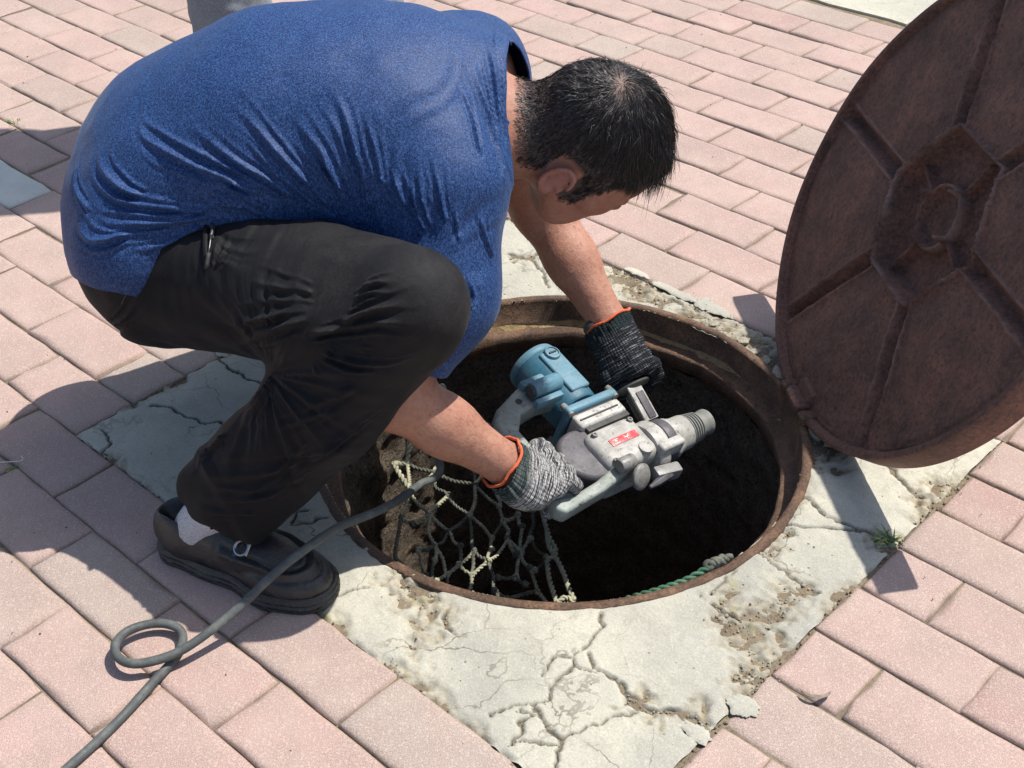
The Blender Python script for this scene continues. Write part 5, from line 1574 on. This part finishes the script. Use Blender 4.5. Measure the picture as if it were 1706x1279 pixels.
# ------------------------------------------------------------------ power cable, net, ropes
NET_NODES={'a':(-0.1721,1.6942,-0.125),'b':(-0.1281,1.6724,-0.137),'c':(-0.1644,1.6203,-0.126),'d':(-0.0598,1.6505,-0.156),'e':(-0.103,1.6134,-0.1436),'f':(-0.1315,1.562,-0.1348),'g':(-0.0996,1.5377,-0.1439),'h':(-0.069,1.5713,-0.153),'i':(-0.0232,1.6137,-0.1662),'j':(-0.0155,1.5928,-0.1684),'k':(-0.0359,1.5546,-0.1625),'l':(-0.1192,1.4987,-0.1377),'m':(-0.0618,1.5048,-0.1549),'n':(-0.0107,1.5415,-0.1698),'o':(-0.1007,1.4492,-0.1428),'p':(-0.0394,1.4792,-0.1614),'r':(0.0023,1.4699,-0.1738),'s':(0.0093,1.5289,-0.1757),'t':(0.0495,1.5184,-0.1873),'u':(-0.0115,1.4216,-0.1698),'v':(0.064,1.4305,-0.1924),'w':(-0.0671,1.4537,-0.153),'x':(-0.082,1.4704,-0.1487),'a0':(-0.1718,1.7374,-0.1257),'b0':(-0.1225,1.7357,-0.1392),'d0':(-0.0767,1.7242,-0.1516),'d1':(-0.0311,1.7381,-0.164),'i0':(-0.0111,1.6854,-0.1695),'c1':(-0.172,1.5533,-0.1228),'c2':(-0.1654,1.4351,-0.1228),'g1':(-0.0813,1.4991,-0.149),'j1':(0.0053,1.6065,-0.1742),'j0':(0.0123,1.6438,-0.176),'l1':(-0.1216,1.4658,-0.1366),'l2':(-0.1213,1.4241,-0.1363),'o1':(-0.1176,1.4218,-0.1374),'o2':(-0.0996,1.4135,-0.1428),'w1':(-0.0747,1.4105,-0.1505),'p1':(-0.0319,1.4227,-0.1636),'p2':(-0.0236,1.4016,-0.1662),'r1':(0.0155,1.4494,-0.1778),'r2':(-0.0235,1.4523,-0.1662),'t1':(0.031,1.4849,-0.1822),'t2':(0.025,1.5553,-0.18),'t3':(0.0302,1.6175,-0.1811),'u1':(0.0326,1.4473,-0.183),'s1':(0.0237,1.4899,-0.18),'s2':(0.0516,1.4255,-0.1888),'v2':(0.0865,1.4416,-0.199),'j3':(0.0126,1.5742,-0.1764),'k1':(-0.0333,1.5203,-0.1633),'lm':(-0.1422,1.4702,-0.1304),'ln':(-0.1312,1.435,-0.1333),'c3':(-0.1553,1.5395,-0.1275),'a1':(-0.1903,1.6715,-0.1195),'n1':(0.0016,1.5122,-0.1735),'far1':(-0.1703,1.7869,-0.1268),'far2':(-0.1442,1.8091,-0.1341),'far3':(-0.0945,1.7976,-0.1472),'far4':(-0.0615,1.7989,-0.156)}
NET_EDGES='a-b a-c b-c a-a0 b-b0 b-d b-e d-d0 d-d1 c-f c-c1 c1-c2 e-f e-h d-h d-i f-g g-h g-l g-g1 g1-x h-k i-j i-i0 j-k j-j1 j1-j0 j-n l-f l-o l-l1 l1-l2 l-lm lm-ln m-h m-x x-o k-k1 k1-p p-n p-w w-w1 m-p p-p1 p1-p2 n-s s-r r-r1 r-r2 s-s1 s1-s2 s-j3 j3-j1 t-t1 t1-s1 t-t2 t2-s t2-t3 u-u1 p1-u u1-s2 o-o1 o-o2 c3-f c1-c3 a-a1 n-n1 x-w a0-far1 b0-far2 d0-far3 d1-far4 far1-far2 far3-far4 b0-d0 d1-i0 i0-j0 w-m c2-ln'.split()
NET_ROPES=[[(0.0424,1.6327,-0.16),(0.0442,1.6013,-0.16),(0.0505,1.5555,-0.16),(0.0549,1.5331,-0.16),(0.0629,1.511,-0.16),(0.0587,1.4967,-0.16),(0.0485,1.4881,-0.16)],[(0.0505,1.5555,-0.16),(0.052,1.5222,-0.16),(0.0612,1.4967,-0.16),(0.0722,1.4612,-0.16),(0.0782,1.4301,-0.16),(0.0854,1.4015,-0.16),(0.0726,1.4101,-0.16),(0.0601,1.3971,-0.16)],[(0.0485,1.4881,-0.16),(0.0509,1.4478,-0.16),(0.0601,1.3987,-0.16)]]
CABLE=[(-0.5373,0.9474,0.006),(-0.5144,0.9885,0.006),(-0.4791,1.0426,0.006),(-0.452,1.088,0.007),(-0.4312,1.128,0.007),(-0.4202,1.1561,0.008),(-0.4177,1.1801,0.01),(-0.4258,1.1967,0.012),(-0.4452,1.2045,0.014),(-0.4681,1.2,0.016),(-0.4887,1.1853,0.018),(-0.4959,1.1625,0.02),(-0.4862,1.1398,0.021),(-0.4651,1.1278,0.022),(-0.4397,1.1321,0.022),(-0.4114,1.1462,0.024),(-0.3809,1.1678,0.032),(-0.3461,1.1941,0.046),(-0.3133,1.2173,0.066),(-0.2842,1.2386,0.082),(-0.257,1.2687,0.086),(-0.2306,1.3049,0.078),(-0.1881,1.3475,0.065),(-0.1594,1.3856,0.052),(-0.1296,1.4325,0.04),(-0.1024,1.4801,0.03),(-0.0783,1.5342,0.024),(-0.0615,1.5901,0.03),(-0.0478,1.615,0.05),(-0.0421,1.6183,0.062)]
RIM_ROPE=[(0.1358,1.2707,-0.03),(0.1631,1.2644,-0.012),(0.1899,1.2688,-0.006),(0.2227,1.2816,-0.004),(0.2492,1.295,0.002),(0.2622,1.2996,0.006)]

M_CABLE = worn('dusty_black_cable', (0.060, 0.066, 0.066), (0.17, 0.185, 0.165), .6, .7)
cb = [A3(p) for p in CABLE[:-4]]
cb[-1] = A3(cb[-1])
cb += [A3([-.135, 1.60, .035]), A3([-.105, 1.64, .055]), BOOT_TIP + A3([-.02, .0, .008]), BOOT_TIP + A3([.002, 0, -.002])]
cp = smooth_poly(cb, 7)
kk = empty('power_cable', tuple(cp[0]))
tag(kk, 'dusty grey-black cable looping over the shoe and into the manhole', 'cable')
MB().add(*tube(cp - cp[0] + np.stack([fbm(cp * 1.0, 9, 2), fbm(cp + 4, 9, 2), np.zeros(len(cp))], 1) * .0022, .0058 * (1 + .05 * vnoise(cp, 60)), 14)).build('cable_sheath', M_CABLE, kk)

def mat_rope(name, a, b):
    m = NT(name)
    c = m.ramp(m.noise(45, 4, .7), [(0.3, a), (0.7, b)])
    m.bump(m.noise(500, 3, .8), .8, .001)
    return m.out(c, .92, spec=.12)
M_NET = mat_rope('weathered_net_cord', (0.20, 0.20, 0.14), (0.50, 0.48, 0.34))
M_NETD = mat_rope('grimy_net_cord', (0.06, 0.065, 0.055), (0.19, 0.19, 0.15))
M_GREEN = mat_rope('green_nylon_rope', (0.035, 0.11, 0.065), (0.12, 0.22, 0.14))
netbase = A3([-.05, 1.45, -.16])
net = empty('safety_net', tuple(netbase))
tag(net, 'weathered knotted rope safety net hanging across the open shaft', 'safety net')
rg = np.random.default_rng(9)
nd = {k: A3(v) + rg.normal(0, .006, 3) * [0.2, 0.2, 1] for k, v in NET_NODES.items()}
def braid(L, r, tw=420):
    """two twisted strands"""
    L = A3(L); n = max(8, int(np.linalg.norm(np.diff(L, axis=0), axis=1).sum() / .0032))
    s = np.r_[0, np.cumsum(np.linalg.norm(np.diff(L, axis=0), axis=1))]
    t = np.linspace(0, s[-1], n)
    C = np.stack([np.interp(t, s, L[:, i]) for i in range(3)], 1)
    T, N, B = frames(C)
    out = []
    for ph in (0, PI):
        a = tw * t + ph
        out.append(tube(C + r * .52 * (np.cos(a)[:, None] * N + np.sin(a)[:, None] * B), r * .62, 6))
    return out
for e in NET_EDGES:
    a, b = e.split('-'); A, B = nd[a], nd[b]
    ln = np.linalg.norm(B - A); mid = (A + B) / 2 + A3([0, 0, -1]) * ln * rg.uniform(.02, .12) + rg.normal(0, .05, 3) * ln * [1, 1, .3]
    L = smooth_poly([A, A * .72 + mid * .28 + rg.normal(0, .015 * ln, 3), mid, B * .72 + mid * .28 + rg.normal(0, .015 * ln, 3), B], 4)
    m = MB()
    for q in braid(L - netbase, rg.uniform(.0027, .0035)): m.add(*q)
    o = m.build('cord', M_NET if rg.random() < .55 else M_NETD, net, smooth='all')
for k, P in nd.items():
    if k.startswith('far'): continue
    m = MB(); B_ = basis(rg.normal(0, 1, 3))
    for q in range(3):
        R1 = rg.uniform(.0026, .0042); B2 = basis(rg.normal(0, 1, 3))
        ring = [P - netbase + R1 * (math.cos(t) * B2[:, 0] + math.sin(t) * B2[:, 1]) + .0015 * math.sin(2 * t) * B2[:, 2] for t in np.linspace(0, 2 * PI, 15)]
        m.add(*tube(ring, .0022, 6, cap=False))
    m.build('knot', M_NET if rg.random() < .55 else M_NETD, net, smooth='all')
for L in NET_ROPES:
    m = MB()
    for q in braid(smooth_poly([A3(p) - netbase for p in L], 5), .0040, 330): m.add(*q)
    m.build('border_rope', M_NET, net, smooth='all')
# one thick hanging cord on the soil wall side
m = MB()
for q in braid(smooth_poly([nd['a0'] - netbase, nd['a'] - netbase, nd['a1'] - netbase, nd['c'] - netbase], 5), .0046, 300): m.add(*q)
m.build('border_rope', M_NET, net, smooth='all')
# drooping rope end by the handle of the drill
m = MB()
L = smooth_poly([hw(-.128, .02, .110), hw(-.146, .00, .124), hw(-.165, -.01, .130), hw(-.176, 0, .114), hw(-.170, .02, .097)], 5) - netbase
for q in braid(L, .0055, 300): m.add(*q)
m.build('rope_end', M_NET, net, smooth='all')

gb_ = A3(RIM_ROPE[2])
m = MB()
for q in braid(smooth_poly([A3(p) - gb_ for p in RIM_ROPE], 6), .0048, 260): m.add(*q)
gr_ = empty('green_rope', tuple(gb_)); tag(gr_, 'twisted green rope lying along the near iron rim', 'rope')
m.build('rope_strand', M_GREEN, gr_, smooth='all')
m = MB()
for q in range(8):
    B2 = basis(rg.normal(0, 1, 3)); R1 = rg.uniform(.0025, .005)
    m.add(*tube([A3(RIM_ROPE[-1]) - gb_ + A3([.004 * q - .006, .002 * q, .001]) + R1 * (math.cos(t) * B2[:, 0] + math.sin(t) * B2[:, 1]) for t in np.linspace(0, 2 * PI, 15)], .0042, 6, cap=False))
m.build('rope_knot', M_NETD, gr_, smooth='all')

# ------------------------------------------------------------------ shirt label, zip pull
def on_px(name): pass
# ------------------------------------------------------------------ rubble, grass, litter
def pebble(c, r, seed, flat=.7):
    rg_ = np.random.default_rng(seed)
    bm = bmesh.new(); bmesh.ops.create_icosphere(bm, subdivisions=1, radius=1.0)
    V = A3([v.co[:] for v in bm.verts]); F = [[v.index for v in f.verts] for f in bm.faces]; bm.free()
    V = V * (1 + rg_.normal(0, .17, (len(V), 1))) * A3([1, rg_.uniform(.6, 1), flat * rg_.uniform(.6, 1)]) * r
    a = rg_.uniform(0, 6.28); ca, sa = math.cos(a), math.sin(a)
    V = V @ A3([[ca, sa, 0], [-sa, ca, 0], [0, 0, 1]])
    return V + c, F
M_SPECK = mat_soil('dark_specks', (0.05, 0.04, 0.032), (0.20, 0.15, 0.11), .5)
M_CHUNK = mat_soil('cement_rubble', (0.30, 0.275, 0.215), (0.50, 0.46, 0.36), .9)
m = MB(); rg = np.random.default_rng(33); nstone = 0
for (cx, cy, rr, st) in RUBBLE:
    for k in range(int(20 + 600 * rr)):
        a = rg.uniform(0, 2 * PI); d = rr * 1.15 * math.sqrt(rg.random())
        x, y = cx + d * math.cos(a), cy + d * math.sin(a)
        if math.hypot(x - HOLE[0], y - HOLE[1]) < R_FR + .010: continue
        r = rg.uniform(.0006, .0022) * (2.0 if rg.random() < .05 else 1)
        m.add(*pebble((x, y, -.004 + r * .3), r, int(rg.integers(1e9))))
for k in range(420):
    a = rg.uniform(0, 2 * PI); d = R_FR + .012 + abs(rg.normal(0, .02))
    x, y = HOLE[0] + d * math.cos(a), HOLE[1] + d * math.sin(a)
    r = rg.uniform(.0007, .0022); m.add(*pebble((x, y, -.0005), r, int(rg.integers(1e9))))
gv = m.build('cement_crumbs', M_CHUNK, smooth='all'); tag(gv, 'loose cement crumbs and grit around the iron frame', 'grit', kind='stuff')
for i, (x, y, r) in enumerate([(.424, 1.735, .020), (.440, 1.700, .017), (.408, 1.775, .015), (.455, 1.745, .013), (.436, 1.765, .012), (.462, 1.62, .017), (.455, 1.585, .021),
                               (.475, 1.565, .014), (.448, 1.655, .014), (.480, 1.605, .011), (.380, 1.83, .013), (.395, 1.80, .010), (.468, 1.70, .011), (.30, 1.925, .012), (.34, 1.88, .014)]):
    o = MB().add(*pebble((0, 0, 0), r, 500 + i, .55)).build('cement_chunk', M_CHUNK, apron, smooth=True)
    o.location = (x, y, -.004 + r * .25)
# dirt line in the joint round the apron
m = MB()
for k in range(900):
    e = rg.integers(0, 4); t = rg.random()
    u, v = [(t * SQ_U, 0), (t * SQ_U, SQ_V), (0, t * SQ_V), (SQ_U, t * SQ_V)][e]
    p = lw(u, v) + rg.normal(0, .0035, 2); r = rg.uniform(.0006, .0024)
    m.add(*pebble((p[0], p[1], -.003), r, int(rg.integers(1e9))))
gv = m.build('joint_grit', M_SOIL, smooth='all'); tag(gv, 'sandy grit filling the joint between cement and bricks', 'grit', kind='stuff')

# specks of dirt and crumbs blown over the paving
m = MB()
for k in range(520):
    x, y = rg.uniform(-1.2, 1.2), rg.uniform(.95, 3.3)
    if math.hypot(x - HOLE[0], y - HOLE[1]) < R_FR + .01: continue
    r_ = rg.uniform(.0005, .0017) * (1.6 if rg.random() < .08 else 1)
    m.add(*pebble((x, y, .0012), r_, int(rg.integers(1e9)), .6))
gv = m.build('paving_specks', M_SPECK, smooth='all'); tag(gv, 'dark specks of dirt scattered over the paving bricks', 'dirt', kind='stuff')

def grass(name, x, y, n, hgt, spread, label):
    m = MB()
    for k in range(n):
        a = rg.uniform(0, 2 * PI); L = hgt * rg.uniform(.5, 1.1); lean = rg.uniform(.3, 1.3)
        b = A3([x + rg.normal(0, spread), y + rg.normal(0, spread), -.004]); dr = A3([math.cos(a) * lean, math.sin(a) * lean, 1.0]); dr /= np.linalg.norm(dr)
        P = [b + dr * L * t + A3([dr[0], dr[1], -.5]) * (t ** 2) * L * .5 for t in (0, .35, .7, 1)]
        sd = np.cross(dr, [0, 0, 1.0]); sd /= np.linalg.norm(sd) + 1e-6; w = [.0011, .0013, .0009, .0001]
        V = []
        for p, ww in zip(P, w): V += [p - sd * ww, p + sd * ww + A3([0, 0, .0004])]
        m.add(V, [[0, 1, 3, 2], [2, 3, 5, 4], [4, 5, 7, 6]])
    o = m.build(name, M_GRASS, smooth='all'); tag(o, label, 'grass', kind='stuff')
M_GRASS = NT('grass_blade'); M_GRASS = M_GRASS.out(M_GRASS.ramp(M_GRASS.noise(60, 2), [(0.35, (0.075, 0.13, 0.03)), (0.65, (0.26, 0.28, 0.09))]), .6)
grass('grass_tuft', .5066, 1.352, 46, .020, .006, 'little tuft of green grass growing at the corner crack of the cement')
grass('moss_tuft', -1.070, 2.70, 60, .010, .014, 'dry moss in a brick joint at the left edge')
grass('moss_tuft', -.020, 1.985, 40, .006, .010, 'specks of moss behind the frame under the arm')
grass('moss_tuft', -.733, 1.530, 30, .007, .005, 'brown moss in the shaded joint left of the shoe')
m = MB().add(*tube(smooth_poly([A3([-.775, 1.541, .003]), A3([-.748, 1.540, .005]), A3([-.722, 1.544, .004]), A3([-.724, 1.552, .006])], 4), .0007, 5))
o = m.build('white_thread', M_WHITE, smooth='all'); tag(o, 'short white thread lying on the shaded bricks at the left edge', 'thread')
# curled leaf on the grey brick, bottom right
m = MB(); V = []; n = 16
for k in range(n):
    t = k / (n - 1); a = math.radians(190 + 150 * t); w = .0052 * math.sin(PI * min(max(t, .06), .97)) ** .6
    c = A3([.358 + .0175 * math.cos(a), 1.0885 + .0145 * math.sin(a), .003 + .002 * math.sin(PI * t)])
    o_ = A3([math.cos(a), math.sin(a), 0])
    V += [c - o_ * w * .6 + [0, 0, .002], c + [0, 0, -.0006], c + o_ * w * .6 + [0, 0, .0035]]
F = []
for k in range(n - 1): F += [[3 * k, 3 * k + 1, 3 * k + 4, 3 * k + 3], [3 * k + 1, 3 * k + 2, 3 * k + 5, 3 * k + 4]]
M_LEAF = NT('dry_leaf'); M_LEAF = M_LEAF.out(M_LEAF.ramp(M_LEAF.noise(90, 3), [(.3, (.13, .10, .08)), (.7, (.27, .22, .17))]), .7)
o = m.add(V, F).build('curled_leaf', M_LEAF, smooth='all'); tag(o, 'curled brown dry leaf lying on the greyish brick at lower right', 'leaf')
mo = o.modifiers.new('t', 'SOLIDIFY'); mo.thickness = .0006
# ------------------------------------------------------------------ the bystander (only a shin shows, and his shadow)
def denim():
    m = NT('pale_grey_denim')
    c = m.ramp(m.noise(420, 3, .8), [(0.35, (0.13, 0.15, 0.17)), (0.65, (0.28, 0.30, 0.33))])
    c = m.mix(m.ramp(m.noise(9, 3, .6), [(0.4, 0.0), (0.7, .4)]), c, (0.33, 0.34, 0.33))
    m.bump(m.noise(420, 3, .7), .4, .001)
    return m.out(c, .85, spec=.15)
M_DENIM = denim()
B0 = A3([-.44, 2.62, 0])
by = empty('person', tuple(B0)); tag(by, 'bystander in pale grey jeans standing behind the squatting worker', 'person')
legs = [(A3([-.515, 2.545, .06]), A3([-.548, 2.57, .48]), A3([-.47, 2.66, .92])), (A3([-.30, 2.86, .06]), A3([-.33, 2.84, .48]), A3([-.38, 2.78, .92]))]
pel = A3([-.43, 2.72, .96]); ch = A3([-.44, 2.74, 1.34]); hd = A3([-.42, 2.70, 1.63])
def by_body(P):
    d = sd_ell(P, ch, (.135, .17, .21)); d = smin(d, sd_cone(P, pel, ch, .125, .135), .06)
    d = smin(d, sd_cone(P, ch + [0, 0, .12], hd, .06, .055), .04)
    d = smin(d, sd_ell(P, hd + [.01, -.02, .02], (.080, .095, .115)), .02)
    for s in (-1, 1):
        sh_ = ch + A3([.14 * s, -.10 * s, .12]); e_ = sh_ + A3([.03 * s, -.04, -.28]); w_ = e_ + A3([.02 * s, -.16, -.17])
        d = smin(d, sd_cone(P, sh_, e_, .056, .045), .04); d = smin(d, sd_cone(P, e_, w_, .042, .030), .02)
        d = smin(d, sd_cone(P, w_, w_ + A3([0, -.07, -.05]), .034, .022), .02)
    for a_, k_, h_ in legs: d = smin(d, smin(sd_cone(P, h_, k_, .075, .05), sd_cone(P, k_, a_, .045, .035), .02), .03)
    return d
def by_legs(P):
    d = sd_ell(P, pel + [0, 0, -.01], (.145, .145, .13))
    for a_, k_, h_ in legs:
        d = smin(d, smin(sd_cone(P, h_, k_, .100, .086), sd_cone(P, k_, a_ + [0, 0, .02], .086, .082), .03), .02)
    return d
V, F = surface_nets(by_body, (-.80, 2.3, .0), (-.05, 3.1, 1.82), .014)
link('body', mesh_np('body', V - B0, F), M_SKIN, by)
V, F = surface_nets(by_legs, (-.80, 2.3, .02), (-.05, 3.1, 1.14), .010)
k = V[:, 2] > .05; V, F, _ = cut_faces(V, F, k)
V, F = subdiv_mesh(V, F, 1); N = vnormals(V, F)
V = V + N * (.006 * fbm(V * [1, 1, .6], 16, 3) + .003 * fbm(V, 40, 2))[:, None]
link('jeans', mesh_np('jeans', V - B0, F), M_DENIM, by)
def by_shirt(P):
    d = smin(sd_ell(P, ch, (.150, .185, .22)), sd_cone(P, pel, ch, .150, .150), .06)
    for s in (-1, 1):
        sh_ = ch + A3([.14 * s, -.10 * s, .12]); d = smin(d, sd_cone(P, sh_, sh_ + A3([.03 * s, -.03, -.20]), .072, .066), .04)
    return d
V, F = surface_nets(by_shirt, (-.85, 2.3, .80), (-.02, 3.15, 1.62), .012)
link('shirt', mesh_np('shirt', V - B0, F), M_DENIM, by)
for a_, k_, h_ in legs:
    def bs(P, a=a_):
        return smax(smin(sd_ell(P, a + [0, .0, -.02], (.045, .06, .05)), sd_cone(P, a + [0, .02, -.03], a + [.03, -.14, -.035], .04, .038), .02), -P[:, 2] + .002, .004)
    V, F = surface_nets(bs, a_ + [-.1, -.22, -.08], a_ + [.12, .12, .06], .007)
    link('shoe', mesh_np('shoe', V - B0, F), M_LEATHER, by)
# ------------------------------------------------------------------ small things on the clothes
PB = A3(person.location)
M_SEAM = NT('trouser_piping').out((0.022, 0.021, 0.023), .7)
M_TAB = NT('care_label').out((0.55, 0.42, 0.36), .8)
M_ZIP = NT('zip_metal').out((0.12, 0.12, 0.12), .4, .8)
def onV(pts, lift=.0015):
    V_ = TV; out = []
    for p in pts:
        i = np.argmin(((V_ - p) ** 2).sum(1)); out.append(V_[i] + TN[i] * lift - PB)
    return out
TV = A3([v.co[:] for v in t_me.vertices]) + PB
TN = A3([n.vector[:] for n in t_me.vertex_normals])
w1 = onV([(-.3372, 1.4935, .4426), (-.3576, 1.4993, .4431), (-.3692, 1.4929, .4435), (-.3746, 1.479, .4411), (-.3711, 1.454, .4358), (-.3670, 1.430, .430), (-.3640, 1.412, .420)], .0025)
MB().add(*tube(smooth_poly(w1, 5), .0034, 8)).build('pocket_welt', M_TROUSER, t_o, smooth='all')
w2 = onV([(-.3540, 1.490, .4440), (-.3600, 1.475, .4415), (-.3610, 1.455, .4380), (-.3590, 1.435, .4320)], .0012)
MB().add(*tube(smooth_poly(w2, 5), .0016, 6)).build('zip_teeth', M_SEAM, t_o, smooth='all')
zp = onV([(-.3622, 1.4563, .4386), (-.3612, 1.445, .4365), (-.3602, 1.4356, .4337), (-.3598, 1.4164, .424), (-.3607, 1.4024, .4113)], .006)
z = MB().add(*tube(smooth_poly(zp[:3], 4), .0022, 8)).build('zip_slider', M_ZIP, t_o, smooth='all')
MB().add(*tube(smooth_poly(zp[2:4], 3), .0012, 6)).build('zip_cord', M_ZIP, t_o, smooth='all')
MB().add(*tube(smooth_poly(zp[3:], 3), .0029, 8)).build('zip_pull', M_SEAM, t_o, smooth='all')
w3 = onV([(-.4328, 1.4483, .4122), (-.4453, 1.447, .4029), (-.4576, 1.4415, .3891), (-.4762, 1.4385, .3651), (-.492, 1.440, .340)], .0006)
MB().add(*tube(smooth_poly(w3, 5), .0012, 6)).build('pocket_seam', M_SEAM, t_o, smooth='all')
q = onV([(-.4842, 1.4476, .3859), (-.4830, 1.4450, .3800), (-.4819, 1.443, .3764)], .003)
V_ = []
for p in q: V_ += [p - A3([.0026, 0, 0]), p + A3([.0026, 0, 0])]
lb = MB().add(V_, [[0, 1, 3, 2], [2, 3, 5, 4]]).build('care_label', M_TAB, t_o); mo = lb.modifiers.new('t', 'SOLIDIFY'); mo.thickness = .0008
